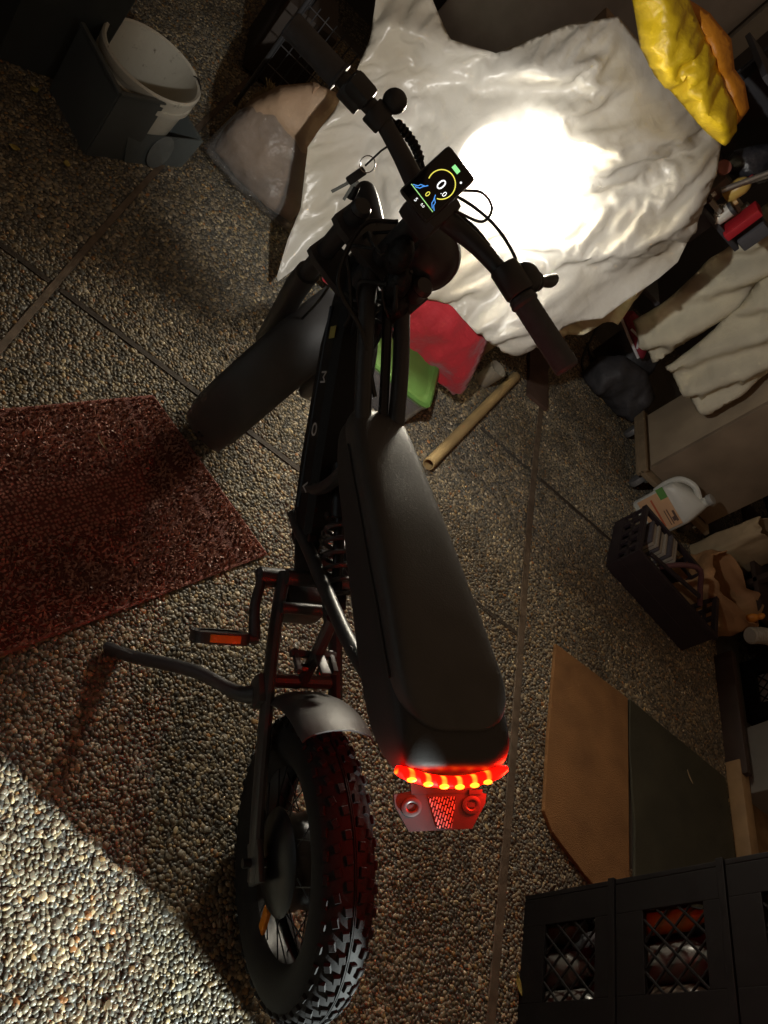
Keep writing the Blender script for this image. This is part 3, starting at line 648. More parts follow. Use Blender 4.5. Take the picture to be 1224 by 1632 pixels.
# bunch of keys hanging from the handlebar by a cord
ky = empty("key_ring", (.139, 1.222, .93), "small bunch of keys hanging on a cord under the handlebar", "keys"); KL = local(ky)
f = MB(); f.tube([KL @ Vector(p) for p in [(.143, 1.205, 1.012), (.139, 1.215, .985), (.137, 1.221, .948)]], .0016, 6); f.build("cord", M_cable, ky)
f = MB(); f.lathe([(.0125 + .0009 * math.cos(a), .0009 * math.sin(a)) for a in np.linspace(0, 2 * math.pi, 7)], 24, Matrix.Translation(KL @ Vector((.138, 1.221, .952))) @ rot_to((.3, -.85, .4)).to_4x4()); f.build("split_ring", M_steel, ky)
f = MB(); f.box((-.002, -.002, -.004), (.014, .007, .034), Matrix.Rotation(R(12), 3, 'Y'), .003); f.build("key_fob", M_plastic, ky)
f = MB(); f.box((-.008, 0, -.036), (.005, .0018, .036), Matrix.Rotation(R(18), 3, 'Y')); f.box((-.002, 0, -.018), (.012, .0022, .010)); f.build("key", M_steel, ky)
f = MB(); f.box((.006, .003, -.034), (.005, .0018, .034), Matrix.Rotation(R(-10), 3, 'Y')); f.box((.003, .003, -.016), (.011, .0022, .010)); f.build("key", M_steel, ky)
# ------------------------------------------------------------------ cloth and bag helpers
def cdt_grid(outline, step, jitter=.25):
    pts = [Vector(p) for p in outline]; dense = []
    for i, p in enumerate(pts):
        q = pts[(i + 1) % len(pts)]; k = max(1, int((q - p).length / step))
        dense += [p + (q - p) * j / k for j in range(k)]
    xs = [p.x for p in pts]; ys = [p.y for p in pts]; inner = []; rr = random.Random(5)
    def inside(x, y):
        c = False; n = len(dense)
        for i in range(n):
            a, b = dense[i], dense[i - 1]
            if (a.y > y) != (b.y > y) and x < (b.x - a.x) * (y - a.y) / (b.y - a.y) + a.x: c = not c
        return c
    darr = np.array([(p.x, p.y) for p in dense])
    y = min(ys)
    while y < max(ys):
        x = min(xs)
        while x < max(xs):
            px, py = x + rr.uniform(-1, 1) * step * jitter, y + rr.uniform(-1, 1) * step * jitter
            if inside(px, py) and np.min(np.hypot(darr[:, 0] - px, darr[:, 1] - py)) > step * .55: inner.append(Vector((px, py)))
            x += step
        y += step
    n = len(dense); res = delaunay_2d_cdt(dense + inner, [(i, (i + 1) % n) for i in range(n)], [], 1, 1e-5)
    V = res[0]; return V, res[2], darr
def buckle(P0, F, dirv, s_main, s_cross, lim=(-.05, .02), seed=1, stages=((.2, 100), (.05, 100)), noise_amp=0.0, edge_free=.4, init=None, mult=1.0):
    """slack film: give every edge a rest length longer than the gap it spans and let the sheet buckle out of its plane"""
    E = set()
    for f in F:
        for a, b in zip(f, tuple(f[1:]) + (f[0],)): E.add((min(a, b), max(a, b)))
    E = np.array(sorted(E)); n = len(P0); rg = np.random.default_rng(seed)
    cnt = np.bincount(E.ravel(), minlength=n).astype(float)
    ec = {}
    for f in F:
        for a, b in zip(f, tuple(f[1:]) + (f[0],)): k = (min(a, b), max(a, b)); ec[k] = ec.get(k, 0) + 1
    bd = np.zeros(n, bool)
    for (a, b), k in ec.items():
        if k == 1: bd[a] = bd[b] = True
    d0 = P0[E[:, 1]] - P0[E[:, 0]]; L0 = np.linalg.norm(d0, axis=1)
    mid = (P0[E[:, 1]] + P0[E[:, 0]]) / 2
    ang = np.array([.9 * noise.noise(Vector((m[0] * 2.3, m[2] * 2.3, seed))) for m in mid]); loc = np.array([max(.08, 1 + 1.7 * noise.noise(Vector((m[0] * 3.5, m[2] * 3.5, seed + 5.5)))) for m in mid])
    c, s_ = np.cos(ang), np.sin(ang); dx, dz = dirv; cx, cz = dx * c - dz * s_, dx * s_ + dz * c
    u = (d0[:, 0] * cx + d0[:, 2] * cz) / np.maximum(L0, 1e-9)
    rest = L0 * (1 + mult * loc * (s_main * u ** 2 + s_cross * (1 - u ** 2)))
    X = P0.copy()
    if noise_amp: X[:, 1] += noise_amp * np.array([fbm(Vector((p[0] * 7, p[2] * 7, seed)), 3) for p in P0])
    if init is not None: X = X + init
    i0, i1 = E[:, 0], E[:, 1]
    def acc(w): return np.stack([np.bincount(i0, w[:, k], n) - np.bincount(i1, w[:, k], n) for k in range(3)], 1)
    for sm, its in stages:
        for it in range(its):
            d = X[i1] - X[i0]; L_ = np.linalg.norm(d, axis=1); w = d * ((L_ - rest) / np.maximum(L_, 1e-9) * .5)[:, None]
            st = acc(w) / cnt[:, None] * 1.5
            lap = acc(d) / cnt[:, None]
            l2 = acc(lap[i1] - lap[i0]) / cnt[:, None]; X += st - sm * l2 + .004 * (P0 - X) * np.array([1, .25, 1])
            X[bd, 0] = P0[bd, 0]; X[bd, 2] = P0[bd, 2]
            dy = X[:, 1] - P0[:, 1]; lo, hi = np.where(bd, lim[0] * edge_free, lim[0]), np.where(bd, lim[1] * edge_free, lim[1]); X[:, 1] = P0[:, 1] + np.clip(dy, lo, hi)
    return X
def sheet(name, outline, fn, step, mat_, thick=.0012, parent=None, smooth=60, sim=None, **tg):
    """thin cloth over the (x, z) outline; fn(x, z, edge distance) -> (x, y, z)"""
    def make(st):
        V, F, darr = cdt_grid(outline, st)
        return np.array([fn(v.x, v.y, float(np.min(np.hypot(darr[:, 0] - v.x, darr[:, 1] - v.y)))) for v in V]), [tuple(f) for f in F]
    mb = MB()
    if sim:      # coarse folds first, then finer ones on the slack that is left
        prev = None
        for k, (st, stages, na) in enumerate(((step * 5.5, ((.02, 400), (.01, 100)), .04), (step * 2.8, ((.02, 200), (.01, 80)), .010), (step * 1.6, ((.02, 130), (.01, 50)), .004), (step, ((.03, 70), (.02, 40)), .0012))):
            P0, F = make(st); init = None
            if prev is not None:
                Q, D, h = prev; dd = (P0[:, None, 0] - Q[None, :, 0]) ** 2 + (P0[:, None, 2] - Q[None, :, 2]) ** 2
                w = np.exp(-dd / (.55 * h) ** 2) + 1e-12; init = (w @ D) / w.sum(1, keepdims=True)
            vs = buckle(P0, F, stages=stages, noise_amp=na, init=init, mult=(1, 1.15, 1.35, 1.5)[k], **sim); prev = (P0, vs - P0, st)
    else: vs, F = make(step)
    F = [tuple(f) for f in F]
    mb.add(vs, [tuple(f) for f in F]); o = mb.build(name, mat_, parent, smooth=smooth, **tg)
    md = o.modifiers.new("cloth_thickness", 'SOLIDIFY'); md.thickness = thick; md.offset = 0
    return o
def pillow(name, outline, plane, depth, step, mat_, wr=.012, ws=9.0, parent=None, seed=0, back=.5, round_=.12, **tg):
    """stuffed bag: outline in (x, z), plane(x, z) -> y of its seam, bulging to both sides"""
    V, F, darr = cdt_grid(outline, step); vs = []; n = len(V); C_ = Crumple(seed + 17, 14, 3, 45, .16)
    for s_ in (-1, 1):
        for v in V:
            d = float(np.min(np.hypot(darr[:, 0] - v.x, darr[:, 1] - v.y))); t = min(1, d / round_); h = depth * math.sqrt(max(0, 1 - (1 - t) ** 2)) * (1 if s_ < 0 else back)
            w = (wr * .7 * fbm(Vector((v.x * ws + seed, v.y * ws, s_ * 3.1)), 4) + wr / .02 * C_(v.x, v.y) * .7) * min(1, d / .03) if wr > 0 else 0
            vs.append((v.x, plane(v.x, v.y) + s_ * h + (w if s_ < 0 else 0), v.y))
    fs = [tuple(f) for f in F] + [tuple(i + n for i in reversed(f)) for f in F]
    mb = MB(); mb.add(vs, fs); o = mb.build(name, mat_, parent, smooth=60, **tg)
    bm = bmesh.new(); bm.from_mesh(o.data); bmesh.ops.remove_doubles(bm, verts=bm.verts, dist=.0008); bmesh.ops.recalc_face_normals(bm, faces=bm.faces); bm.to_mesh(o.data); bm.free()
    return o
def shift(root, *objs):
    """move mesh data given in world space into its root's space"""
    m = local(root)
    for o in objs: o.data.transform(m); o.parent = root

# ------------------------------------------------------------------ back wall and trim
M_wall = mat("dark_wall", (.085, .085, .09), .8, var=.2, scale=2)
w = MB(); w.box((0, 4.55, 1.3), (9, .1, 2.6)); tag(w.build("back_wall", M_wall), "dark grey wall at the back of the storage area", "wall", kind="structure")
w = MB(); w.box((-1.25, 1.6, 1.3), (.1, 5.8, 2.6)); tag(w.build("side_wall", M_wall), "unseen dark wall set in close to shade the left paving", "wall", kind="structure")  # out of view, moved in to darken the upper left paving
M_trim = mat("painted_trim", (.42, .42, .40), .55, var=.1)
w = MB(); w.box((1.24, 4.02, 1.1), (.075, .05, 2.2), None, .004); w.box((1.275, 4.045, 1.1), (.02, .08, 2.2))
tag(w.build("door_post", M_trim), "pale upright door post above the yellow garment", "post")
M_panel = mat("grey_panel", (.55, .55, .57), .6, var=.12)
w = MB(); w.box((.72, 4.06, 1.1), (.95, .03, 2.2), None, .003); tag(w.build("door_panel", M_panel), "plain grey door panel behind the plastic sheet", "door")

# ------------------------------------------------------------------ plastic sheet over the pile
def plastic_mat():
    m = bpy.data.materials.new("plastic_sheet"); m.use_nodes = True; n, L, b = nodes_of(m)
    tc = n.new("ShaderNodeTexCoord"); nz = n.new("ShaderNodeTexNoise"); nz.inputs["Scale"].default_value = 2.6; nz.inputs["Detail"].default_value = 5
    L.new(tc.outputs["Object"], nz.inputs["Vector"])
    cr = n.new("ShaderNodeValToRGB"); cr.color_ramp.elements[0].position = .38; cr.color_ramp.elements[0].color = (.55, .50, .40, 1); cr.color_ramp.elements[1].position = .55; cr.color_ramp.elements[1].color = (.64, .61, .54, 1)
    L.new(nz.outputs["Fac"], cr.inputs[0]); L.new(cr.outputs[0], b.inputs["Base Color"])
    b.inputs["Roughness"].default_value = .33; b.inputs["Specular IOR Level"].default_value = .6; b.inputs["Subsurface Weight"].default_value = 0
    m1 = n.new("ShaderNodeTexNoise"); m1.inputs["Scale"].default_value = 12; m1.inputs["Detail"].default_value = 6; m1.inputs["Distortion"].default_value = 1.6
    L.new(tc.outputs["Object"], m1.inputs["Vector"])
    acc = None
    for k, (sc, rt, ds) in enumerate(((3.1, (20, 15, 70), 2.2), (4.3, (0, -35, 10), 3.0), (6.2, (70, 20, -30), 2.6), (9.5, (10, 60, 40), 3.5), (15, (45, -20, 80), 3.0))):
        mp = n.new("ShaderNodeMapping"); mp.inputs["Rotation"].default_value = [R(a_) for a_ in rt]; mp.inputs["Location"].default_value = (k * 3.1, k * 1.7, k); L.new(tc.outputs["Object"], mp.inputs[0])
        wv = n.new("ShaderNodeTexWave"); wv.wave_profile = 'TRI'; wv.inputs["Scale"].default_value = sc; wv.inputs["Distortion"].default_value = ds; wv.inputs["Detail"].default_value = 1; wv.inputs["Detail Scale"].default_value = .7; L.new(mp.outputs[0], wv.inputs["Vector"])
        mk = n.new("ShaderNodeTexNoise"); mk.inputs["Scale"].default_value = sc * .9; L.new(mp.outputs[0], mk.inputs["Vector"])
        mr = n.new("ShaderNodeMapRange"); mr.inputs[1].default_value = .42; mr.inputs[2].default_value = .62; mr.inputs[4].default_value = 1 / sc; L.new(mk.outputs["Fac"], mr.inputs[0])
        mm = n.new("ShaderNodeMath"); mm.operation = 'MULTIPLY'; L.new(wv.outputs["Fac"], mm.inputs[0]); L.new(mr.outputs[0], mm.inputs[1])
        if acc is None: acc = mm
        else:
            ad = n.new("ShaderNodeMath"); ad.operation = 'ADD'; L.new(acc.outputs[0], ad.inputs[0]); L.new(mm.outputs[0], ad.inputs[1]); acc = ad
    b1 = n.new("ShaderNodeBump"); b1.inputs["Strength"].default_value = .22; b1.inputs["Distance"].default_value = .010; L.new(m1.outputs["Fac"], b1.inputs["Height"])
    b2 = n.new("ShaderNodeBump"); b2.inputs["Strength"].default_value = .6; b2.inputs["Distance"].default_value = .014; L.new(acc.outputs[0], b2.inputs["Height"]); L.new(b1.outputs[0], b2.inputs["Normal"])
    L.new(b2.outputs[0], b.inputs["Normal"])
    tr = n.new("ShaderNodeBsdfTranslucent"); L.new(cr.outputs[0], tr.inputs[0]); L.new(b2.outputs[0], tr.inputs["Normal"])
    mx = n.new("ShaderNodeMixShader"); mx.inputs[0].default_value = .25; out = n["Material Output"]
    L.new(b.outputs[0], mx.inputs[1]); L.new(tr.outputs[0], mx.inputs[2]); L.new(mx.outputs[0], out.inputs[0]); return m
M_sheet = plastic_mat()
SO = [(-0.019, 0.769), (0.002, 0.838), (0.102, 0.921), (0.123, 0.834), (0.224, 0.809), (0.345, 0.859), (0.442, 1.022), (0.54, 1.13), (0.664, 1.134), (0.837, 1.139), (1.034, 1.135), (1.084, 1.08), (1.112, 1.026), (1.148, 0.967), (1.185, 0.905), (1.2, 0.859), (1.19, 0.794), (1.164, 0.691), (1.146, 0.605), (1.097, 0.556), (1.072, 0.512), (1.061, 0.444), (1.038, 0.364), (1.002, 0.342), (0.904, 0.345), (0.826, 0.335), (0.74, 0.328), (0.604, 0.300), (0.508, 0.262), (0.418, 0.240), (0.307, 0.185), (0.287, 0.127), (0.274, 0.079), (0.264, 0.082), (0.247, 0.117), (0.221, 0.172), (0.21, 0.206), (0.193, 0.256), (0.136, 0.333), (0.104, 0.378), (0.099, 0.433), (0.1, 0.482), (0.09, 0.541), (0.08, 0.599), (0.056, 0.671), (0.016, 0.727)]
def sheet_y(x, z, d):
    y = 2.10 + .5 * z
    y += .035 * math.sin(3.1 * x + 2.2 * z) * min(1, d * 8)
    # long tension folds running from the top corner down to the left hem, and fine crumples
    q = x * .55 + z * .83; pcoord = -x * .83 + z * .55
    a = .030 * fbm(Vector((x * 2.5, z * 2.5, 1.0)), 2)
    f1 = (x * .45 - z * .89 + .62); a -= .035 * math.exp(-(f1 / .03) ** 2) * max(0, min(1, (.75 - x) * 3))   # ridge fold
    f2 = max(0, min(1, (z - .24) / .12)) * max(0, min(1, (.82 - z) / .2)); a -= .14 * math.exp(-((x - .40 - .05 * z) / .075) ** 2) * f2      # deep fold added behind the fork to shade the left paving
    y += a * min(1, .15 + d / .06)
    return (x, y, z)
tag(sheet("plastic_sheet", SO, sheet_y, .009, M_sheet, .0008, smooth=75, sim=dict(dirv=(-.83, .55), s_main=.21, s_cross=.035, lim=(-.08, .04), seed=3)), "crumpled translucent white plastic sheet draped over the pile, lit by the headlight", "plastic sheet")
# what the sheet covers
M_card = mat("cardboard", (.27, .19, .11), .8, var=.15, bump=.15, bscale=200)
b = MB(); b.box((.62, 2.86, .30), (.95, .46, .60), None, .01); tag(b.build("covered_box", M_card), "large cardboard box standing under the plastic sheet", "box")
b = MB(); b.box((.86, 2.98, .84), (.56, .30, .44), None, .01); tag(b.build("covered_carton", M_card), "smaller carton stacked on the box under the plastic sheet", "box")
# fabric hanging lower right of the sheet
M_cream = mat("cream_cloth", (.55, .49, .33), .75, var=.12, scale=6, bump=.2, bscale=60)
def fold_y(x, z, d): return (x, 2.43 + .3 * z + .018 * math.sin(38 * (x * .6 + z * .8)) + .02 * fbm(Vector((x * 7, z * 7, 4)), 3), z)
tag(sheet("cream_cloth", [(1.07, .50), (1.133, .33), (1.158, .354), (1.185, .368), (1.209, .405), (1.221, .464), (1.258, .517), (1.301, .552), (1.268, .644), (1.262, .738), (1.20, .80), (1.12, .68)], fold_y, .014, M_cream, .0015, sim=dict(dirv=(.6, .8), s_main=.2, s_cross=.05, lim=(-.03, .02), seed=9, edge_free=.8)), "cream cloth hanging below the right end of the plastic sheet", "cloth")
# red bag, tote with green lid, clear tub
M_red = mat("red_fabric", (.42, .012, .022), .8, var=.18, scale=5, bump=.45, bscale=45, bdist=.01, sheen=.3)
pillow("red_fabric_bag", [(0.382, 0.099), (0.361, 0.195), (0.385, 0.253), (0.478, 0.319), (0.662, 0.35), (0.767, 0.355), (0.917, 0.338), (0.968, 0.247), (0.99, 0.19), (1.021, 0.103), (0.99, .08), (0.959, 0.085), (0.781, 0.085), (0.65, 0.075), (0.523, 0.065)], lambda x, z: 2.215 + .05 * x + .3 * z, .08, .014, M_red, .02, 8.0, label="red stuffed fabric bag lying under the plastic sheet", cat="bag")
tt = empty("storage_tote", (.66, 2.18, 0), "low clear plastic tote with green lid and pink contents", "tote"); TL_ = local(tt)
M_clear = mat("clear_plastic", (.8, .78, .78), .12, var=.03, trans=.85, spec=.5)
td = Vector((.995, -.0, 0)); rot = Matrix.Rotation(R(1), 3, 'Z')
tc0 = Vector((.655, 2.165, 0))
def tote_ring(hx, hy, z, r=.025): 
    out = []
    for k in range(24):
        a = 2 * math.pi * (k + .5) / 24; out.append((tc0.x + math.copysign(abs(math.cos(a)) ** .25, math.cos(a)) * hx, tc0.y + math.copysign(abs(math.sin(a)) ** .25, math.sin(a)) * hy, z))
    return out
f = MB(); f.loft([tote_ring(.222, .136, .004), tote_ring(.224, .138, .118), tote_ring(.228, .142, .120), tote_ring(.228, .142, .126), tote_ring(.216, .132, .124), tote_ring(.214, .130, .010)])
o1 = f.build("tub", M_clear, None); shift(tt, o1)
f = MB(); f.loft([tote_ring(.228, .140, .120), tote_ring(.230, .142, .132), tote_ring(.220, .134, .139), tote_ring(.206, .122, .138), tote_ring(.198, .114, .131)])
M_glid = mat("green_lid", (.09, .20, .045), .35, var=.08); o1 = f.build("lid", M_glid, None); shift(tt, o1)
f = MB()
for i in range(5): f.sphere((tc0.x + (-.14 + .07 * i), tc0.y + .02 * math.sin(i * 4), .06), .055, (1, 1.4, .85), 12, 8)
o1 = f.build("pink_contents", mat("pink_cloth", (.55, .16, .22), .7, var=.25, scale=14), None); shift(tt, o1)
f = MB(); f.lathe([(0, .0), (.032, .0), (.038, .085), (.039, .09), (.035, .09), (.030, .008), (0, .008)], 24, Matrix.Translation((1.17, 2.62, .005))); tag(f.build("frosted_cup", mat("frosted_plastic", (.26, .23, .18), .4, var=.1), None), "small frosted plastic cup standing past the red bag", "cup")
# wooden pole
M_pole = mat("bamboo_pole", (.50, .36, .17), .5, var=.15, scale=8, bump=.1, bscale=80)
f = MB(); p0_, p1_ = Vector((1.0, 1.958, .022)), Vector((1.325, 2.80, .022)); pts = [p0_ + (p1_ - p0_) * i / 12 for i in range(13)]; f.tube(pts, [.0205] * 13, 18, cap=False); f.tube(pts, [.0165] * 13, 18, cap=False)
for q in (p0_, p1_):
    d = (p1_ - p0_).normalized(); f.lathe([(.0165, 0), (.0205, 0)], 18, Matrix.Translation(q) @ rot_to(d).to_4x4())
tag(f.build("tan_pole", M_pole), "tan cardboard tube lying on the paving beside the tote", "pole")
f = MB(); f.box((1.46, 2.98, .012), (.12, .40, .018), Matrix.Rotation(R(4), 3, 'Z'), .003); tag(f.build("brown_board", mat("brown_board", (.10, .06, .045), .6, var=.3, scale=12), None), "reddish brown board lying past the right handlebar grip", "board")

# ------------------------------------------------------------------ left back: brown bag in clear plastic, grey bins, bucket
M_brown = mat("tan_paper_sack", (.40, .27, .17), .65, var=.2, scale=5, bump=.3, bscale=30, bdist=.012)
bg_ = empty("tan_sack", (.08, 2.5, 0), "tan sack wrapped in clear plastic left of the white sheet", "sack")
o1 = pillow("sack_body", [(-.104, .037), (-.115, .12), (-.105, .235), (-.06, .34), (.01, .42), (.10, .455), (.19, .40), (.22, .25), (.225, .02), (.10, .005), (.0, .01)], lambda x, z: 2.52 + .05 * z, .07, .02, M_brown, .02, 7.0); shift(bg_, o1)
M_wrap = mat("clear_wrap", (.30, .29, .28), .22, var=.1, alpha=.38, bump=.7, bscale=24, bdist=.02)
o1 = pillow("plastic_wrap", [(-.135, .03), (-.128, .09), (-.112, .2), (-.09, .24), (-.02, .31), (.13, .30), (.235, .22), (.24, .01), (.215, .0), (.10, .0), (.0, .008)], lambda x, z: 2.50 + .05 * z, .095, .02, M_wrap, .03, 8.0, seed=4); shift(bg_, o1)
M_straw = mat("dry_straw", (.36, .27, .13), .8, var=.3, scale=40)
f = MB(); rs = random.Random(11)
for i in range(260):
    t = rs.random(); c = Vector((-.115 + .045 * t, 2.66 + rs.uniform(-.02, .02), .06 + .19 * t)); d = Vector((rs.uniform(-.6, .6), rs.uniform(-.5, .2), rs.uniform(.2, 1.0))).normalized(); f.tube([c, c + d * rs.uniform(.02, .05)], .0013, 3, cap=False)
f.box((-.09, 2.70, .13), (.05, .03, .24), Matrix.Rotation(R(13), 3, 'Y'), .01)
tag(f.build("straw_broom", M_straw), "frayed straw broom head behind the tan sack", "broom")
M_gbin = mat("grey_bin_plastic", (.085, .095, .095), .45, var=.12, scale=6)
def open_bin(root, name, c, sx, sy, h, t, rz, m, flare=1.08, lip=.012, z0=0.0):
    f = MB(); Rz = Matrix.Rotation(rz, 3, 'Z'); c = Vector(c)
    def ring(k, z, inset): return [c + Rz @ Vector((x * (sx / 2 * k - inset), y * (sy / 2 * k - inset), z)) for x, y in ((-1, -1), (1, -1), (1, 1), (-1, 1))]
    f.loft([ring(1, z0, 0), ring(flare, h - lip, 0), ring(flare, h - lip, -lip), ring(flare, h, -lip), ring(flare, h, t), ring(1, z0 + t, t)])
    o = f.build(name, m, None, smooth=0); bv = o.modifiers.new("edge", 'BEVEL'); bv.width = .004; bv.segments = 2; shift(root, o); return o
bn = empty("folded_panel", (-.35, 2.10, 0), "grey plastic panel folded at a right angle in front of the white bucket", "panel")
for (a_, b_) in (((-.347, 2.083), (-.528, 2.218)), ((-.345, 2.084), (-.258, 2.205))):
    a_, b_ = Vector(a_), Vector(b_); d_ = (b_ - a_).normalized(); rz_ = Matrix.Rotation(math.atan2(d_.y, d_.x), 3, 'Z'); c_ = (a_ + b_) / 2; L0 = (b_ - a_).length
    f = MB(); f.box((c_.x, c_.y, .112), (L0, .006, .222), rz_, .002); f.box((c_.x, c_.y, .226), (L0 + .004, .014, .010), rz_, .003); o1 = f.build("side_panel", M_gbin, None); shift(bn, o1)
M_lowbin = mat("clear_grey_tray", (.10, .115, .115), .3, var=.1)
lb = empty("grey_tray", (-.19, 2.33, 0), "low translucent grey tray on the paving in front of the bucket", "tray")
f = MB(); f.loft([[(-.262, 2.178, .002), (-.142, 2.358, .002), (-.22, 2.41, .002), (-.34, 2.23, .002)], [(-.292, 2.155, .105), (-.135, 2.39, .105), (-.24, 2.46, .105), (-.40, 2.22, .105)], [(-.285, 2.165, .105), (-.145, 2.385, .105), (-.24, 2.445, .105), (-.385, 2.22, .105)], [(-.262, 2.19, .01), (-.152, 2.355, .01), (-.22, 2.40, .01), (-.33, 2.232, .01)]])
o1 = f.build("tray_body", M_lowbin, None, smooth=0); shift(lb, o1)
f = MB(); nn = Vector((.72, -.45, .25)).normalized(); f.lathe([(0, .0), (.045, .0), (.0465, -.001)], 30, Matrix.Translation((-.205, 2.262, .055)) @ rot_to(Vector((.80, -.53, .22))).to_4x4() @ Matrix.Diagonal((.9, 1.15, 1, 1))); o1 = f.build("pale_disc", mat("pale_disc", (.15, .165, .16), .5), None); shift(lb, o1)
bk = empty("white_bucket", (-.30, 2.22, 0), "dirty white plastic bucket standing behind the grey folded panel", "bucket"); KL_ = local(bk)
def bucket_mat():
    m = mat("bucket_plastic", (.62, .60, .52), .4, var=.06); n, L, b = nodes_of(m)
    tc = n.new("ShaderNodeTexCoord"); nz = n.new("ShaderNodeTexNoise"); nz.inputs["Scale"].default_value = 38; nz.inputs["Detail"].default_value = 8; nz.inputs["Roughness"].default_value = .75
    L.new(tc.outputs["Object"], nz.inputs["Vector"]); cr = n.new("ShaderNodeValToRGB"); cr.color_ramp.elements[0].position = .60; cr.color_ramp.elements[0].color = (.62, .60, .51, 1); cr.color_ramp.elements[1].position = .70; cr.color_ramp.elements[1].color = (.16, .13, .09, 1)
    L.new(nz.outputs["Fac"], cr.inputs[0]); L.new(cr.outputs[0], b.inputs["Base Color"]); return m
M_buck = bucket_mat(); bc = Vector((-.352, 2.31, 0))
f = MB(); f.lathe([(0, .003), (.118, .003), (.122, .01), (.138, .175), (.147, .18), (.147, .195), (.143, .197), (.143, .21), (.148, .212), (.149, .234), (.144, .240), (.137, .236), (.134, .20), (.114, .014), (0, .014)], 56, Matrix.Translation(bc)); o1 = f.build("bucket_body", M_buck, None); shift(bk, o1)
f = MB(); f.tube(curve([bc + Vector((.137, .03, .225)), bc + Vector((.132, .06, .240)), bc + Vector((.108, .085, .244)), bc + Vector((.095, .10, .234))], 6), .002, 6); o1 = f.build("bail_wire", M_cable, None); shift(bk, o1)
f = MB(); f.tube([bc + Vector((-.03, -.154, .19)), bc + Vector((-.02, -.160, .165)), bc + Vector((.0, -.158, .155))], .003, 6); o1 = f.build("bail_hook", M_cable, None); shift(bk, o1)
tb = empty("wheelie_bin", (-.62, 2.40, 0), "tall dark bin cut off by the top left edge", "bin")
open_bin(tb, "bin_body", (-.665, 2.355, 0), .24, .30, .55, .008, R(40), mat("dark_bin_plastic", (.045, .052, .052), .45), 1.12, .014)
f = MB(); f.box((-.15, 3.3, .17), (.22, .3, .30), Matrix.Rotation(R(15), 3, 'Z'), .01); tag(f.build("dark_carton", mat("dark_card", (.07, .055, .045), .8), None), "dim brown carton behind the straw broom", "box")
# wire shopping cart behind the left grip
wc = empty("wire_rack", (.0, 2.95, 0), "dark wire rack behind the left handlebar grip", "rack"); M_wire = mat("rack_wire", (.12, .12, .125), .35, metal=.6)
f = MB()
for i in range(7): f.tube([(-.14 + .035 * i, 2.9, .10), (-.14 + .035 * i, 2.9, .46)], .0022, 6)
for i in range(5): f.tube([(-.15, 2.9, .12 + .08 * i), (.12, 2.9, .12 + .08 * i)], .0022, 6)
for x in (-.15, .12): f.tube([(x, 2.9, 0), (x, 2.9, .62)], .008, 8)
f.tube([(-.15, 2.9, .62), (.12, 2.9, .62)], .008, 8); f.tube([(-.15, 3.2, 0), (-.15, 3.2, .62), (-.15, 2.9, .62)], .008, 8); f.tube([(.12, 3.2, 0), (.12, 3.2, .62), (.12, 2.9, .62)], .008, 8)
o1 = f.build("rack_frame", M_wire, None); shift(wc, o1)

# ------------------------------------------------------------------ yellow garment on top of the pile
M_yellow = mat("yellow_rainwear", (.72, .50, .015), .42, var=.1, scale=5, bump=.35, bscale=22, bdist=.02); M_orange = mat("orange_lining", (.62, .24, .015), .5, var=.1, bump=.3, bscale=24, bdist=.02)
yg = empty("yellow_raincoat", (.8, 2.62, 1.15), "yellow plastic raincoat with orange lining heaped on the plastic sheet", "raincoat")
def yy(k, seed, amp=.03):
    C_ = Crumple(seed + 40, 14, 3.5, 40, .18, 2.5)
    def fn(x, z, d):
        q = x * .75 - z * .66
        return (x, k + .10 * (z - 1.16) - .05 * min(1, d / .04) + amp * .6 * fbm(Vector((x * 8 + seed, z * 12, 2)), 2) + .3 * C_(x, z) + .004 * math.sin(60 * (z * .8 + x * .35) + 4 * noise.noise(Vector((x * 5, z * 5, seed)))), z)
    return fn
o1 = sheet("coat_front", [(.50, 1.20), (.573, 1.165), (.631, 1.135), (.715, 1.122), (.82, 1.130), (.894, 1.135), (.977, 1.138), (1.022, 1.148), (1.008, 1.195), (.96, 1.225), (.88, 1.235), (.80, 1.262), (.72, 1.272), (.66, 1.284), (.60, 1.30), (.52, 1.29)], yy(2.60, 1), .0085, M_yellow, .002, sim=dict(dirv=(.35, .93), s_main=.12, s_cross=.05, lim=(-.03, .02), seed=5, edge_free=.7)); shift(yg, o1)
o1 = sheet("coat_back", [(.62, 1.27), (.64, 1.285), (.707, 1.308), (.801, 1.312), (.876, 1.276), (.926, 1.276), (.994, 1.248), (1.01, 1.20), (.93, 1.20), (.80, 1.23), (.70, 1.25)], yy(2.645, 6, .02), .0085, M_orange, .002, sim=dict(dirv=(.35, .93), s_main=.12, s_cross=.05, lim=(-.02, .015), seed=8, edge_free=.7)); shift(yg, o1)

# ------------------------------------------------------------------ right back: shelf clutter above the trousers
M_dkshelf = mat("shelf_dark", (.035, .035, .04), .6, var=.2)
sh_ = empty("clutter_shelf", (1.22, 2.93, 0), "dark open shelf crowded with bottles behind the hanging trousers", "shelf")
for z in (.66, .972, 1.32):
    f = MB(); f.box((1.22, 2.93, z), (.34 if z < 1.2 else .5, .42, .018), None, .003); o1 = f.build("shelf_board", M_dkshelf, None); shift(sh_, o1)
for x, y in ((1.06, 3.12), (1.40, 3.12)):
    f = MB(); f.box((x, y, .68), (.026, .026, 1.35), None, .003); o1 = f.build("upright", M_dkshelf, None); shift(sh_, o1)
f = MB(); f.box((1.23, 3.15, .68), (.36, .012, 1.35)); o1 = f.build("back_panel", M_dkshelf, None); shift(sh_, o1)
def simple(name, mb, m, label, cat, smooth=35, **k): return tag(mb.build(name, m, None, smooth=smooth), label, cat, **k)
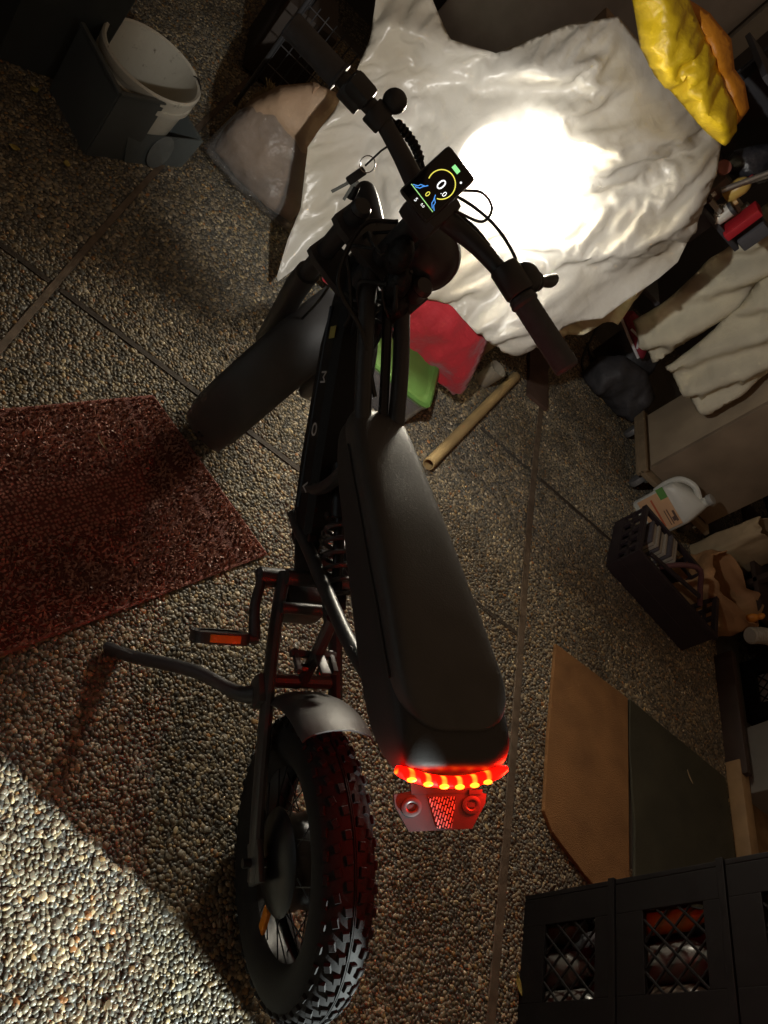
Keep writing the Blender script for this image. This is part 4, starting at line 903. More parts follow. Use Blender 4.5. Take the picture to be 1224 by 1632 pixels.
def jar(c, prof, m, name, label, cat, cap=None, rot=None):
    r_ = empty(name, c, label, cat); f = MB(); f.lathe(prof, 24, (rot.to_4x4() if rot is not None else Matrix())); f.build("body", m, r_)
    if cap: f = MB(); f.lathe(cap[0], 20, (rot.to_4x4() if rot is not None else Matrix())); f.build("cap", cap[1], r_)
    return r_
n0 = set(bpy.data.objects)
M_redp = mat("red_plastic", (.42, .02, .03), .4, var=.08); M_tan = mat("amber_bottle", (.55, .38, .10), .3, var=.15); M_pale = mat("pale_plastic", (.55, .53, .47), .45, var=.1); M_brn = mat("brown_lid", (.26, .09, .07), .5)
f = MB(); f.box((1.60, 3.32, .935), (.034, .09, .155), Matrix.Rotation(R(-2), 3, 'Y'), .006); simple("red_case", f, M_redp, "narrow red case standing upright on the shelf", "case")
jar((1.50, 3.38, .985), [(0, -.05), (.030, -.05), (.034, -.04), (.034, .02), (.026, .04), (.018, .05), (0, .05)], M_tan, "amber_bottle", "squat amber bottle with red cap on the shelf", "bottle", ([(0, .05), (.014, .05), (.014, .072), (0, .072)], M_redp), Matrix.Rotation(R(8), 3, 'X'))
f = MB(); f.lathe([(0, 0), (.026, 0), (.028, .004), (.028, .018), (.025, .020), (0, .020)], 28, Matrix.Translation((1.36, 3.30, 1.0)) @ rot_to((-.35, -.7, .6)).to_4x4()); simple("round_lid", f, M_brn, "round brown lid leaning beside the sheet's right edge", "lid")
jar((1.535, 3.36, .872), [(0, 0), (.022, 0), (.024, .004), (.024, .05), (.016, .062), (0, .062)], M_pale, "glue_bottle", "small pale bottle with tan cap beside the red case", "bottle", ([(0, .062), (.012, .062), (.010, .09), (0, .09)], mat("tan_cap", (.5, .33, .14), .5)))
f = MB(); f.loft([[(1.60 + .05 * math.cos(a), 3.44 + .05 * math.sin(a), .875) for a in np.linspace(0, 2 * math.pi, 20, False)], [(1.60 + .062 * math.cos(a), 3.44 + .062 * math.sin(a), .95) for a in np.linspace(0, 2 * math.pi, 20, False)], [(1.60 + .057 * math.cos(a), 3.44 + .057 * math.sin(a), .95) for a in np.linspace(0, 2 * math.pi, 20, False)], [(1.60 + .045 * math.cos(a), 3.44 + .045 * math.sin(a), .88) for a in np.linspace(0, 2 * math.pi, 20, False)]]); simple("white_tub", f, M_pale, "open white tub behind the red case", "tub")
f = MB(); f.tube([(1.43, 3.30, .95), (1.56, 3.34, 1.25)], .011, 12); f.tube([(1.445, 3.32, .96), (1.60, 3.36, 1.25)], .007, 10); simple("metal_tubes", f, mat("dull_metal", (.4, .38, .34), .4, metal=.8), "leaning dull metal tube above the amber bottle", "tube")
f = MB(); f.box((1.41, 3.30, .905), (.18, .03, .012), Matrix.Rotation(R(2), 3, 'Y')); f.box((1.41, 3.30, .895), (.18, .04, .006)); simple("metal_ruler", f, mat("dull_steel", (.5, .48, .44), .35, metal=.7), "pale metal bar lying along the shelf edge", "bar")
f = MB(); f.lathe([(.024 + .002 * math.cos(a), .002 * math.sin(a)) for a in np.linspace(0, 2 * math.pi, 7)], 24, Matrix.Translation((1.50, 3.31, .90)) @ rot_to((.2, -.8, .5)).to_4x4()); simple("key_hoop", f, mat("hoop_metal", (.4, .4, .4), .3, metal=1), "thin round wire hoop left of the red case", "ring")
f = MB(); f.box((1.33, 3.31, .735), (.10, .06, .05), Matrix.Rotation(R(10), 3, 'Z'), .012); simple("red_pouch", f, mat("red_pouch", (.30, .02, .03), .6), "small red pouch low on the shelf by the sheet", "pouch")
f = MB(); f.box((1.46, 3.42, .73), (.20, .12, .22), None, .01); simple("dark_case", f, mat("dark_case", (.06, .055, .065), .6), "dark plastic case under the red case", "case")
KS = .823; KM = Matrix.Translation((0, 0, 1.505 * (1 - KS))) @ Matrix.Scale(KS, 4)
for o in set(bpy.data.objects) - n0:      # the pieces were laid out at one and a bit times their size
    if o.parent: o.data.transform(Matrix.Scale(KS, 4))
    elif o.type == 'EMPTY': o.location = KM @ o.location
    else: o.data.transform(KM)
rj = random.Random(21)
for i, (x, y, z, c_) in enumerate([(1.36, 2.86, 1.02, (.5, .48, .42)), (1.40, 2.78, 1.03, (.1, .1, .11)), (1.24, 2.90, 1.02, (.35, .32, .28)), (1.16, 2.95, 1.03, (.08, .08, .09)), (1.34, 2.90, .71, (.35, .30, .2))]):
    f = MB(); f.box((x, y, z), (.05, .06, .08 + .02 * (i % 2)), Matrix.Rotation(R(rj.uniform(-20, 20)), 3, 'Z'), .006)
    simple("small_box", f, mat("small_box_%d" % i, c_, .6), ["pale carton right of the amber bottle", "black box at the right end of the middle shelf", "brownish tin behind the amber bottle", "black tin behind the round brown lid", "tan carton on the low shelf by the red pouch"][i], "box")

pillow("dark_plastic_bag", [(1.16, 1.08), (1.152, 1.125), (1.17, 1.16), (1.21, 1.22), (1.26, 1.225), (1.32, 1.16), (1.30, 1.12), (1.22, 1.075)], lambda x, z: 2.86, .05, .012, mat("dark_film", (.03, .03, .035), .28, bump=.6, bscale=40, bdist=.01), .02, 9, seed=12, label="crumpled dark plastic bag below the raincoat's orange end", cat="bag")
jar((1.262, 2.74, 1.0), [(0, -.03), (.020, -.03), (.022, 0), (.022, .03), (0, .03)], M_pale, "white_pot", "white pot with a dark lid at the shelf's right end", "pot", ([(0, .03), (.0235, .03), (.0235, .042), (0, .042)], M_dkshelf))
jar((1.165, 2.70, .992), [(0, -.02), (.012, -.02), (.013, .02), (.006, .03), (0, .03)], mat("dark_glass", (.04, .03, .02), .15), "brown_vial", "small brown vial with a pale cap beside the round wire hoop", "bottle", ([(0, .03), (.007, .03), (.007, .043), (0, .043)], M_pale))
# trousers
M_trous = mat("cream_cotton", (.64, .60, .46), .85, var=.14, scale=9, bump=.4, bscale=120, bdist=.003)
tr_ = empty("cream_trousers", (1.8, 2.98, .42), "cream cotton trousers hanging with ribbed hems in front of the cabinet", "trousers")
def leg(o, y0, seed):
    C_ = Crumple(int(seed * 10) + 3, 12, 4, 50, .13, .5)
    def fn(x, z, d):
        q = x * .72 - z * .25
        y = y0 - .3 * x - .030 * math.sqrt(min(1, d / .05)) + .018 * math.sin(52 * (x - .28 * z) + seed + 1.5 * noise.noise(Vector((x * 3, z * 3, seed)))) + .4 * C_(x, z)
        if z < o: y -= .004 * math.sin(330 * (x + .2 * z))
        return (x, y, z)
    return fn
o1 = sheet("trouser_leg", [(1.587, .421), (1.66, .405), (1.745, .399), (1.765, .52), (1.774, .62), (1.75, .80), (1.70, .97), (1.62, 1.12), (1.50, 1.10), (1.53, .95), (1.565, .75), (1.578, .56)], leg(.46, 3.55, .4), .0105, M_trous, .003, sim=dict(dirv=(1, .1), s_main=.20, s_cross=.03, lim=(-.03, .02), seed=6, edge_free=1)); shift(tr_, o1)
o1 = sheet("trouser_leg", [(1.774, .436), (1.84, .432), (1.904, .434), (1.965, .44), (2.02, .449), (2.027, .60), (2.024, .733), (2.01, .90), (1.95, 1.05), (1.70, 1.06), (1.70, .92), (1.765, .674), (1.772, .55)], leg(.49, 3.5, 2.1), .0105, M_trous, .003, sim=dict(dirv=(1, .1), s_main=.20, s_cross=.03, lim=(-.03, .02), seed=7, edge_free=1)); shift(tr_, o1)

# cabinet on a wheeled board
M_wood_shaded = mat("cabinet_front_shaded", (.25, .19, .13), .6, var=.28, scale=5, bump=.1, bscale=40); M_wood_lit = mat("cabinet_side_lit", (.40, .32, .22), .6, var=.22, scale=5, bump=.15, bscale=30)  # light put into the colour: left side painted lighter than the front
cb = empty("wooden_cabinet", (2.3, 3.0, .13), "plain wooden cabinet standing on a wheeled board", "cabinet")
f = MB(); f.box((2.302, 3.02, .80), (.426, .37, 1.335), None, .004); o1 = f.build("carcass", M_wood_lit, None); shift(cb, o1)
f = MB(); f.box((2.302, 2.822, .80), (.436, .022, 1.335), None, .003); o1 = f.build("front_panel", M_wood_shaded, None); shift(cb, o1)
f = MB(); f.lathe([(0, -.01), (.010, -.01), (.012, .012), (0, .014)], 16, Matrix.Translation((2.07, 2.93, .92)) @ rot_to((-1, 0, 0)).to_4x4()); o1 = f.build("knob", M_steel, None); shift(cb, o1)
dy = empty("wheeled_dolly", (2.3, 3.0, 0), "flat wheeled board carrying the wooden cabinet", "dolly")
f = MB(); f.box((2.29, 3.0, .113), (.50, .46, .024), None, .003); f.box((2.048, 3.0, .128), (.016, .46, .030), None, .003); f.box((2.048, 3.0, .100), (.018, .46, .020), None, .003); o1 = f.build("board", mat("dolly_wood", (.24, .18, .11), .6, var=.2), None); shift(dy, o1)
M_wheel = mat("caster_grey", (.16, .16, .16), .45, var=.1)
for x, y in ((2.115, 2.83), (2.09, 3.16), (2.48, 2.83), (2.48, 3.16)):
    f = MB(); f.lathe([(0, -.016), (.018, -.016), (.030, -.014), (.045, -.012), (.048, 0), (.045, .012), (.030, .014), (.018, .016), (0, .016)], 28, Matrix.Translation((x, y, .049)) @ rot_to((.93, -.36, 0)).to_4x4()); o1 = f.build("caster", M_wheel, None); shift(dy, o1); o1.name = "caster"
    f = MB(); f.box((x + .01, y, .085), (.028, .05, .034), None, .004); o2 = f.build("fork", M_steel, None); m_ = local(dy); o2.data.transform(m_); o2.parent = o1

# white jug behind the tray
jg = empty("white_jug", (2.22, 2.70, 0), "white plastic jug with orange label and handle beside the black crate", "jug")
JR = Matrix.Rotation(R(-38), 4, 'Z'); JC = Matrix.Translation((2.235, 2.70, 0)) @ JR
def jring(hx, hy, z, dx_=0.0, p=.3): return [JC @ Vector((dx_ + hx * math.copysign(abs(math.cos(a)) ** p, math.cos(a)), hy * math.copysign(abs(math.sin(a)) ** p, math.sin(a)), z)) for a in np.linspace(.13, 2 * math.pi + .13, 28, False)]
f = MB(); f.loft([jring(.092, .060, .003), jring(.096, .064, .012), jring(.096, .064, .175), jring(.088, .056, .205), jring(.060, .040, .235, .02, .6), jring(.030, .030, .255, .045, 1), jring(.021, .021, .262, .05, 1), jring(.021, .021, .285, .05, 1)])
M_jug = mat("jug_plastic", (.56, .57, .52), .4, var=.05); o1 = f.build("body", M_jug, None); shift(jg, o1)
f = MB(); f.tube([JC @ Vector(p) for p in curve([(.035, 0, .250), (-.03, 0, .262), (-.085, 0, .225), (-.098, 0, .16), (-.090, 0, .10)], 6)], .014, 12, flat=.8); o1 = f.build("handle", M_jug, None); shift(jg, o1)
f = MB(); f.lathe([(.024, 0), (.025, .002), (.025, .020), (.022, .023), (0, .023)], 24, JC @ Matrix.Translation((.05, 0, .280))); o1 = f.build("cap", mat("cap_grey", (.35, .35, .33), .4), None); shift(jg, o1)
M_lab = mat("jug_label", (.60, .36, .20), .55, var=.05)
f = MB(); f.box(JC @ Vector((0, -.0648, .095)), (.165, .0012, .135), JR.to_3x3()); o1 = f.build("label", M_lab, None); shift(jg, o1); lab = o1
for (u, v_, w_, h_, c_) in ((-.070, .145, .05, .035, (.10, .28, .06)), (.04, .150, .05, .010, (.12, .07, .05)), (.035, .128, .07, .005, (.15, .08, .05)), (.035, .116, .07, .004, (.15, .08, .05)), (.0, .088, .13, .008, (.50, .10, .04)), (.01, .062, .10, .004, (.15, .08, .05)), (.01, .052, .11, .003, (.15, .08, .05)), (.05, .140, .02, .014, (.10, .06, .05))):
    f = MB(); f.box(JC @ Vector((u, -.0656, v_)), (w_, .0010, h_), JR.to_3x3()); o1 = f.build("print_block", mat("label_print", c_, .55, var=.02), None); o1.data.transform(local(jg)); o1.parent = lab

# low black crate with books
M_crate = mat("black_crate", (.030, .022, .026), .42, var=.15, scale=20)
def crate(root, x0, x1, y0, y1, z0, h, windows=True, m=M_crate, t=.012, rows=3):
    """crate walls with openings and lattice bars; each wall is a part"""
    f = MB(); f.box(((x0 + x1) / 2, (y0 + y1) / 2, z0 + .006), (x1 - x0 - .004, y1 - y0 - .004, .010), None, .002)
    o = f.build("base", m, None); shift(root, o)
    for side, (a, b, horiz, pos) in enumerate(((x0, x1, True, y0), (x0, x1, True, y1), (y0, y1, False, x0), (y0, y1, False, x1))):
        f = MB(); L_ = b - a; inn = t / 2 if pos in (y0, x0) else -t / 2
        def bx(u0, u1, w0, w1, th=t):
            c = ((u0 + u1) / 2, pos + inn, (w0 + w1) / 2) if horiz else (pos + inn, (u0 + u1) / 2, (w0 + w1) / 2)
            d = (u1 - u0, th, w1 - w0) if horiz else (th, u1 - u0, w1 - w0); f.box(c, d, None, .0015)
        g = t + .001 if horiz is False else 0
        if windows:
            a_, b_ = a + g, b - g; u0, u1 = a + L_ * .24, b - L_ * .24; w0, w1 = z0 + h * .26, z0 + h * .80
            bx(a_, u0, z0, z0 + h); bx(u1, b_, z0, z0 + h); bx(u0, u1, z0, w0); bx(u0, u1, w1, z0 + h)
            bx(a_ - (.004 if horiz else 0), b_ + (.004 if horiz else 0), z0 + h - .016, z0 + h + .002, t + .008)
            n_ = 5
            for k in range(-n_, n_ + 1):
                for sg in (1, -1):
                    # diagonal bar clipped to the window
                    W, H = u1 - u0, w1 - w0; off = k * W / 3.2; pts = []
                    x_a, x_b = max(0, -off if sg > 0 else 0), 0
                    def yy_(x): return sg * (x - off) + (0 if sg > 0 else H)
                    lo, hi = 0, W
                    if sg > 0: lo, hi = max(lo, off), min(hi, off + H)
                    else: lo, hi = max(lo, off), min(hi, off + H)
                    if hi - lo < .012: continue
                    q = [(u0 + x, w0 + yy_(x)) for x in (lo, hi)]
                    pts = [(q[0][0], pos + inn + .001 * sg, q[0][1]), (q[1][0], pos + inn + .001 * sg, q[1][1])] if horiz else [(pos + inn + .001 * sg, q[0][0], q[0][1]), (pos + inn + .001 * sg, q[1][0], q[1][1])]
                    f.tube(pts, .0032, 6, cap=False)
        elif pos == y0:
            a_, b_ = a, b; bx(a_, b_, z0, z0 + h); bx(a_ - .004, b_ + .004, z0 + h - .020, z0 + h + .001, t + .008); bx(a_, b_, z0 + h * .40, z0 + h * .44, t + .005)
        else:
            a_, b_ = a + g, b - g; n_ = 5; wv = L_ / n_
            bx(a_, b_, z0, z0 + h * .35); bx(a_ - (.004 if horiz else 0), b_ + (.004 if horiz else 0), z0 + h - .022, z0 + h, t + .006)
            for k in range(n_ + 1): bx(max(a_, a + k * wv - .012), min(b_, a + k * wv + .012), z0 + h * .35, z0 + h - .022)
            bx(a_, b_, z0 + h * .58, z0 + h * .66)
        o = f.build("side_wall", m, None, smooth=0); shift(root, o)
tr0 = empty("black_crate", (2.18, 2.28, 0), "low black slatted crate of books on the paving by the jug", "crate")
RT = Matrix.Translation((1.938, 2.195, 0)) @ Matrix.Rotation(R(-12), 4, 'Z')
for_tray = []
n0 = set(bpy.data.objects)
crate(tr0, 1.938, 2.44, 2.195, 2.50, .002, .162, windows=False)
RTm = local(tr0) @ RT @ Matrix.Translation((-1.938, -2.195, 0)) @ local(tr0).inverted()
for o in set(bpy.data.objects) - n0: o.data.transform(RTm)
def RTp(u, v_, z): return RT @ Vector((u, v_, z))
rb = random.Random(4)
M_page = mat("book_pages", (.36, .32, .26), .8, var=.15, scale=120)
for i in range(9):
    f = MB(); hgt = rb.uniform(.14, .17); f.box(RTp(.06 + .016 * i, .20, .014 + hgt / 2), (.012, .13, hgt), RT.to_3x3(), .001)
    simple("folder", f, M_page if i % 3 else mat("book_cover", (.10, .09, .10), .6), "%s upright folder from the left in the low black crate" % ("first second third fourth fifth sixth seventh eighth ninth".split()[i]), "folder", group="folders in the low black crate")
f = MB(); f.tube(curve([RTp(.14, .06, .15), RTp(.20, .10, .21), RTp(.27, .13, .235), RTp(.34, .12, .19), RTp(.40, .10, .15)], 6), .011, 10); simple("bent_handle", f, mat("maroon_handle", (.12, .05, .055), .5), "maroon curved handle rising from the low black crate", "handle")
f = MB(); f.box(RTp(.20, .055, .178), (.27, .022, .008), RT.to_3x3() @ Matrix.Rotation(R(-8), 3, 'Y')); simple("thin_board", f, M_crate, "thin dark board laid across the low black crate", "slat")

# open brown paper bag and second bag
M_paper = mat("kraft_paper", (.40, .22, .10), .75, var=.18, scale=7, bump=.35, bscale=30, bdist=.012)
def paper_bag(root, c, hx, hy, h, rz, m, seed, ragged=.03, lean=(0, 0)):
    f = MB(); Rz = Matrix.Rotation(rz, 3, 'Z'); rings = []; N = 44; L_ = 12
    def pt(k, j, k_in=0.0):
        a = 2 * math.pi * k / N; t = j / L_; p = .28 + .25 * t
        x = (hx - k_in) * math.copysign(abs(math.cos(a)) ** p, math.cos(a)); y = (hy - k_in) * math.copysign(abs(math.sin(a)) ** p, math.sin(a))
        cr_ = .016 * fbm(Vector((math.cos(a) * 2 + seed, math.sin(a) * 2, t * 3)), 3) * (.3 + t); sc = 1 + cr_ / max(hx, .05)
        z = h * t * (1 + (ragged / h) * noise.noise(Vector((math.cos(a) * 2.2 + seed, math.sin(a) * 2.2, 5))) * (1 if j == L_ else t))
        return Vector(c) + Rz @ Vector((x * sc + lean[0] * t, y * sc + lean[1] * t, z + .002))
    f.loft([[pt(k, j) for k in range(N)] for j in range(L_ + 1)] + [[pt(k, j, .004) for k in range(N)] for j in range(L_, 0, -1)])
    o = f.build("paper_body", m, None, smooth=60); shift(root, o); return o
pb1 = empty("kraft_bag", (2.50, 2.42, 0), "open crumpled brown paper bag behind the low black crate", "paper bag"); paper_bag(pb1, (2.555, 2.46, 0), .165, .135, .20, R(-20), M_paper, 1.0, .05, (.03, -.02))
f = MB(); f.sphere((2.67, 2.33, .19), .024, (1, .8, 1.5), 12, 8); f.sphere((2.69, 2.34, .225), .014, (1, 1, 1.4), 10, 6); simple("orange_bottle", f, mat("orange_plastic", (.65, .25, .03), .4), "small orange bottle poking out of the open paper bag", "bottle")
pb2 = empty("tan_paper_bag", (2.66, 2.78, 0), "upright folded tan paper bag between cabinet and open bag", "paper bag"); paper_bag(pb2, (2.70, 2.76, 0), .13, .06, .34, R(10), mat("tan_paper", (.42, .32, .19), .75, var=.12, bump=.3, bscale=26, bdist=.012), 5.0, .03)
f = MB(); f.loft([[(2.98 + x * k, 2.98 + y * k, z) for x, y in ((-.13, -.08), (.13, -.08), (.13, .08), (-.13, .08))] for k, z in ((.9, .22), (1, .24), (1, .36), (.85, .40))]); simple("mouldy_pack", f, mat("stained_pack", (.30, .28, .20), .7, var=.5, scale=18), "stained pale pack on the dark shelf at the right edge", "pack", smooth=40)
# corrugated hose
f = MB(); hp = [Vector(p) for p in curve([(2.66, 2.24, .18), (2.74, 2.28, .20), (2.84, 2.33, .19), (2.98, 2.40, .14), (3.15, 2.48, .10)], 24)]; f.tube(hp, [.030 + .006 * (1 if (i // 2) % 2 else 0) for i in range(len(hp))], 16); simple("corrugated_hose", f, mat("hose_grey", (.42, .41, .35), .5), "ribbed grey plastic hose by the open paper bag", "hose", smooth=30)

# ------------------------------------------------------------------ black bag, cushion, cord, shoe, stick at the back right
M_bag = mat("black_nylon", (.045, .045, .05), .6, var=.2, bump=.4, bscale=40, bdist=.01)
pillow("black_holdall", [(1.80, .03), (1.80, .20), (1.86, .27), (1.98, .28), (2.06, .24), (2.09, .12), (2.08, .02), (1.95, .008)], lambda x, z: 3.52 + .06 * z, .13, .022, M_bag, .03, 6, label="black nylon holdall on the paving left of the cabinet", cat="bag")
pillow("black_sack", [(1.74, .015), (1.72, .13), (1.79, .22), (1.93, .25), (2.06, .20), (2.09, .06), (2.0, .01), (1.86, .004)], lambda x, z: 3.26 - .1 * (x - 1.9) + .06 * z, .10, .016, M_bag, .03, 6, seed=15, label="slumped black sack on the paving in front of the holdall", cat="sack")
pillow("dark_jacket", [(1.36, .30), (1.42, .52), (1.52, .60), (1.62, .50), (1.66, .35), (1.60, .25), (1.48, .22)], lambda x, z: 3.42 + .2 * z, .07, .022, mat("dark_jacket", (.05, .05, .065), .7, bump=.4, bscale=30, bdist=.01), .03, 7, seed=9, label="dark padded jacket between the plastic sheet and trousers", cat="jacket")
f = MB(); f.sphere((1.62, 3.40, .30), .05, (1.3, .5, 1), 14, 10); simple("grey_pad", f, mat("grey_pad", (.25, .24, .22), .7), "small grey pad hanging above the black holdall", "pad")
sh1 = empty("red_shoe", (1.76, 3.36, .27), "red trainer with white stripe on the black holdall", "shoe")
SR = rot_to((.2, -.3, .9), (.80, -.05, -.45)); SM = Matrix.Translation((1.76, 3.34, .29)) @ SR.to_4x4()
f = MB(); rings = []
for t, w_, h_ in ((-.12, .012, .02), (-.11, .028, .055), (-.06, .030, .075), (0, .032, .060), (.06, .038, .042), (.10, .034, .032), (.12, .014, .016)):
    rings.append([SM @ Vector((t, w_ * math.cos(a), h_ * .5 + h_ * .5 * math.sin(a))) for a in np.linspace(0, 2 * math.pi, 16, False)])
f.loft(rings); o1 = f.build("upper", mat("red_shoe", (.30, .03, .05), .6), None); shift(sh1, o1)
f = MB(); f.tube([SM @ Vector(p) for p in ((-.05, -.032, .03), (0, -.034, .05), (.05, -.036, .02))], .006, 6); f.tube([SM @ Vector(p) for p in ((-.11, -.026, .004), (0, -.034, .004), (.10, -.034, .004))], .007, 6); o1 = f.build("stripe", M_white, None); shift(sh1, o1)
f = MB(); f.tube(curve([(1.70, 3.62, .20), (1.72, 3.50, .10), (1.74, 3.38, .02), (1.80, 3.30, .012), (1.87, 3.32, .012), (1.87, 3.40, .012), (1.82, 3.46, .012), (1.76, 3.55, .03)], 8), .006, 8); simple("extension_lead", f, M_cable, "black cord looped on the paving by the holdall", "cord")
f = MB(); f.tube([(1.895, 3.255, .012), (1.96, 3.262, .013), (2.035, 3.283, .012)], [.010, .012, .011], 10); simple("short_stick", f, M_pole, "short wooden stick lying in front of the slumped black sack", "stick")
f = MB(); f.tube(curve([(1.40, 3.30, .20), (1.44, 3.22, .18), (1.50, 3.25, .24), (1.50, 3.34, .30)], 6), .010, 8); f.box((1.39, 3.28, .27), (.05, .02, .03), Matrix.Rotation(R(30), 3, 'Y'), .003); simple("wooden_hook", f, mat("worn_wood", (.38, .24, .12), .6), "curved wooden handle beside the right handlebar grip", "handle")

# ------------------------------------------------------------------ mats
def mat_slab(name, poly, h, m, **tg):
    f = MB(); f.prism(poly, (1, 0, 0), (0, 1, 0), (0, 0, 1), (0, 0, .0045), h); o = f.build(name, m, None, smooth=0); bv = o.modifiers.new("edge", 'BEVEL'); bv.width = .002; bv.segments = 2; return tag(o, **tg)
M_coir = mat("coir", (.30, .15, .055), .95, var=.25, scale=9, bump=1.0, bscale=320, bdist=.004)
mat_slab("tan_doormat", [(1.664, 1.648), (2.048, 1.650), (2.040, 1.20), (2.036, .93), (1.90, .93), (1.83, .953), (1.69, 1.015), (1.652, 1.06), (1.652, 1.30)], .012, M_coir, label="tan coir doormat on the paving beside the black crate stack", cat="doormat")
M_green = mat("green_rubber_mat", (.050, .048, .030), .75, var=.35, scale=7, bump=.8, bscale=240, bdist=.004)
n, L, b_ = nodes_of(M_green); tc = n.new("ShaderNodeTexCoord"); ck = n.new("ShaderNodeTexChecker"); ck.inputs["Scale"].default_value = 150; L.new(tc.outputs["Object"], ck.inputs[0]); bp = n.new("ShaderNodeBump"); bp.inputs["Strength"].default_value = .8; bp.inputs["Distance"].default_value = .003; L.new(ck.outputs["Fac"], bp.inputs["Height"]); L.new(bp.outputs[0], b_.inputs["Normal"])
mat_slab("green_doormat", [(2.062, 1.655), (2.64, 1.632), (2.655, 1.20), (2.66, .90), (2.06, .90), (2.075, 1.2), (2.055, 1.45)], .010, M_green, label="dark green textured doormat right of the tan doormat", cat="doormat")
f = MB(); f.box((2.692, 1.35, .035), (.055, .72, .06), None, .004); simple("threshold_beam", f, mat("sill_wood", (.34, .22, .11), .6, var=.2, scale=14), "long wooden sill along the green doormat's right edge", "sill")
f = MB(); f.box((2.85, 1.45, .012), (.24, .80, .018), None, .004); simple("brown_carpet", f, mat("brown_carpet", (.24, .15, .07), .95, var=.25, scale=20, bump=.8, bscale=200), "strip of brown carpet beyond the wooden sill", "carpet")
# red turf mat
rm_ = empty("red_door_mat", (.2, 1.05, .0045), "red looped doormat with worn middle left of the bike", "doormat")
MA, MBv, MC, MD = Vector((.589, 1.26)), Vector((.156, 1.471)), Vector((-.45, .72)), Vector((.02, .49))
def mp_(u, v_): return (MA * (1 - u) + MBv * u) * (1 - v_) + (MD * (1 - u) + MC * u) * v_
f = MB(); f.prism([tuple(MA), tuple(MBv), tuple(MC), tuple(MD)][::-1], (1, 0, 0), (0, 1, 0), (0, 0, 1), (0, 0, .0045), .005)
M_rmat = mat("red_turf_base", (.15, .05, .038), .85, var=.25, scale=30, bump=.9, bscale=260, bdist=.004); o1 = f.build("mat_base", M_rmat, None, smooth=0); shift(rm_, o1)
M_tuft = mat("red_turf", (.46, .235, .18), .42, var=.35, scale=14)
f = MB(); f2 = MB(); rt_ = random.Random(9)
W_, H_ = (MBv - MA).length, (MD - MA).length
nu, nv = int(W_ / .0088), int(H_ / .0095)
for i in range(nu):
    for j in range(nv):
        u, v_ = (i + .5) / nu + rt_.uniform(-.25, .25) / nu, (j + .5) / nv + rt_.uniform(-.25, .25) / nv
        p = mp_(u, v_)
        edge = min(u, 1 - u)
        if .075 < v_ < .090 or .06 < u < .068 and False: continue
        worn = math.exp(-((u - .52) / .15) ** 2) * (1 if v_ > .18 else 0) * (.6 + .6 * noise.noise(Vector((u * 5, v_ * 6, 0))) + .25)
        if worn > .42:
            # flat weave shows
            if rt_.random() < .9: f2.box((p.x, p.y, .0105), (.0062, .0050, .003), Matrix.Rotation(R(-26 + 90 * ((i + j) % 2)), 3, 'Z'))
            continue
        for q in range(2):
            h = rt_.uniform(.006, .012) * (1 - .6 * worn); a = rt_.uniform(0, 6.28); w_ = rt_.uniform(.0022, .0036); dx_, dy_ = math.cos(a), math.sin(a); lx, ly = rt_.uniform(-.006, .006), rt_.uniform(-.006, .006)
            bx_, by_ = p.x + rt_.uniform(-.003, .003), p.y + rt_.uniform(-.003, .003); z0 = .0093
            f.add([(bx_ - dx_ * w_, by_ - dy_ * w_, z0), (bx_ + dx_ * w_, by_ + dy_ * w_, z0), (bx_ + dx_ * w_ * .9 + lx * .6, by_ + dy_ * w_ * .9 + ly * .6, z0 + h * .7), (bx_ - dx_ * w_ * .9 + lx * .6, by_ - dy_ * w_ * .9 + ly * .6, z0 + h * .7), (bx_ + lx * 1.5, by_ + ly * 1.5, z0 + h)], [(0, 1, 2, 3), (3, 2, 4)])
o1 = f.build("turf_pile", M_tuft, None, smooth=0, normals=False, kind="stuff"); shift(rm_, o1)
o1 = f2.build("flat_weave", mat("red_weave", (.34, .15, .11), .6, var=.2, scale=20), None, smooth=0, kind="stuff"); shift(rm_, o1)

f = MB(); f.tube([(p.x, p.y, .0085) for p in [MA + (MBv - MA) * i / 20 for i in range(21)]], .0045, 6); f.tube([(p.x, p.y, .0085) for p in [MA + (MD - MA) * i / 30 for i in range(31)]], .0045, 6); f.tube([(p.x, p.y, .0085) for p in [MBv + (MC - MBv) * i / 30 for i in range(31)]], .0045, 6)
o1 = f.build("bound_edge", mat("red_binding", (.28, .10, .08), .8, var=.4, scale=120, bump=.8, bscale=400), None, kind="stuff"); shift(rm_, o1)
# grit and leaf crumbs
f = MB(); rg_ = random.Random(31)
for i in range(150):
    x, y = rg_.uniform(-.6, 2.5), rg_.uniform(.1, 3.2); L_ = rg_.uniform(.004, .012); a = rg_.uniform(0, 6.28); w_ = L_ * rg_.uniform(.25, .7); ca, sa = math.cos(a), math.sin(a); z = rg_.uniform(.006, .008)
    q = [(L_ * math.cos(t) * rg_.uniform(.6, 1), w_ * math.sin(t) * rg_.uniform(.6, 1)) for t in np.linspace(0, 6.28, 6)[:-1]]
    vs = [(x + u * ca - v_ * sa, y + u * sa + v_ * ca, z + rg_.uniform(0, .002)) for u, v_ in q]; f.add(vs + [(a_, b_, c_ - .0012) for a_, b_, c_ in vs], [(0, 1, 2, 3, 4), (9, 8, 7, 6, 5)] + [(k, (k + 1) % 5, 5 + (k + 1) % 5, 5 + k) for k in range(5)])
f.build("leaf_litter", mat("leaf_crumbs", (.20, .14, .07), .8, var=.5, scale=30), None, smooth=0, kind="stuff", label="crumbs of dry leaf scattered over the paving")
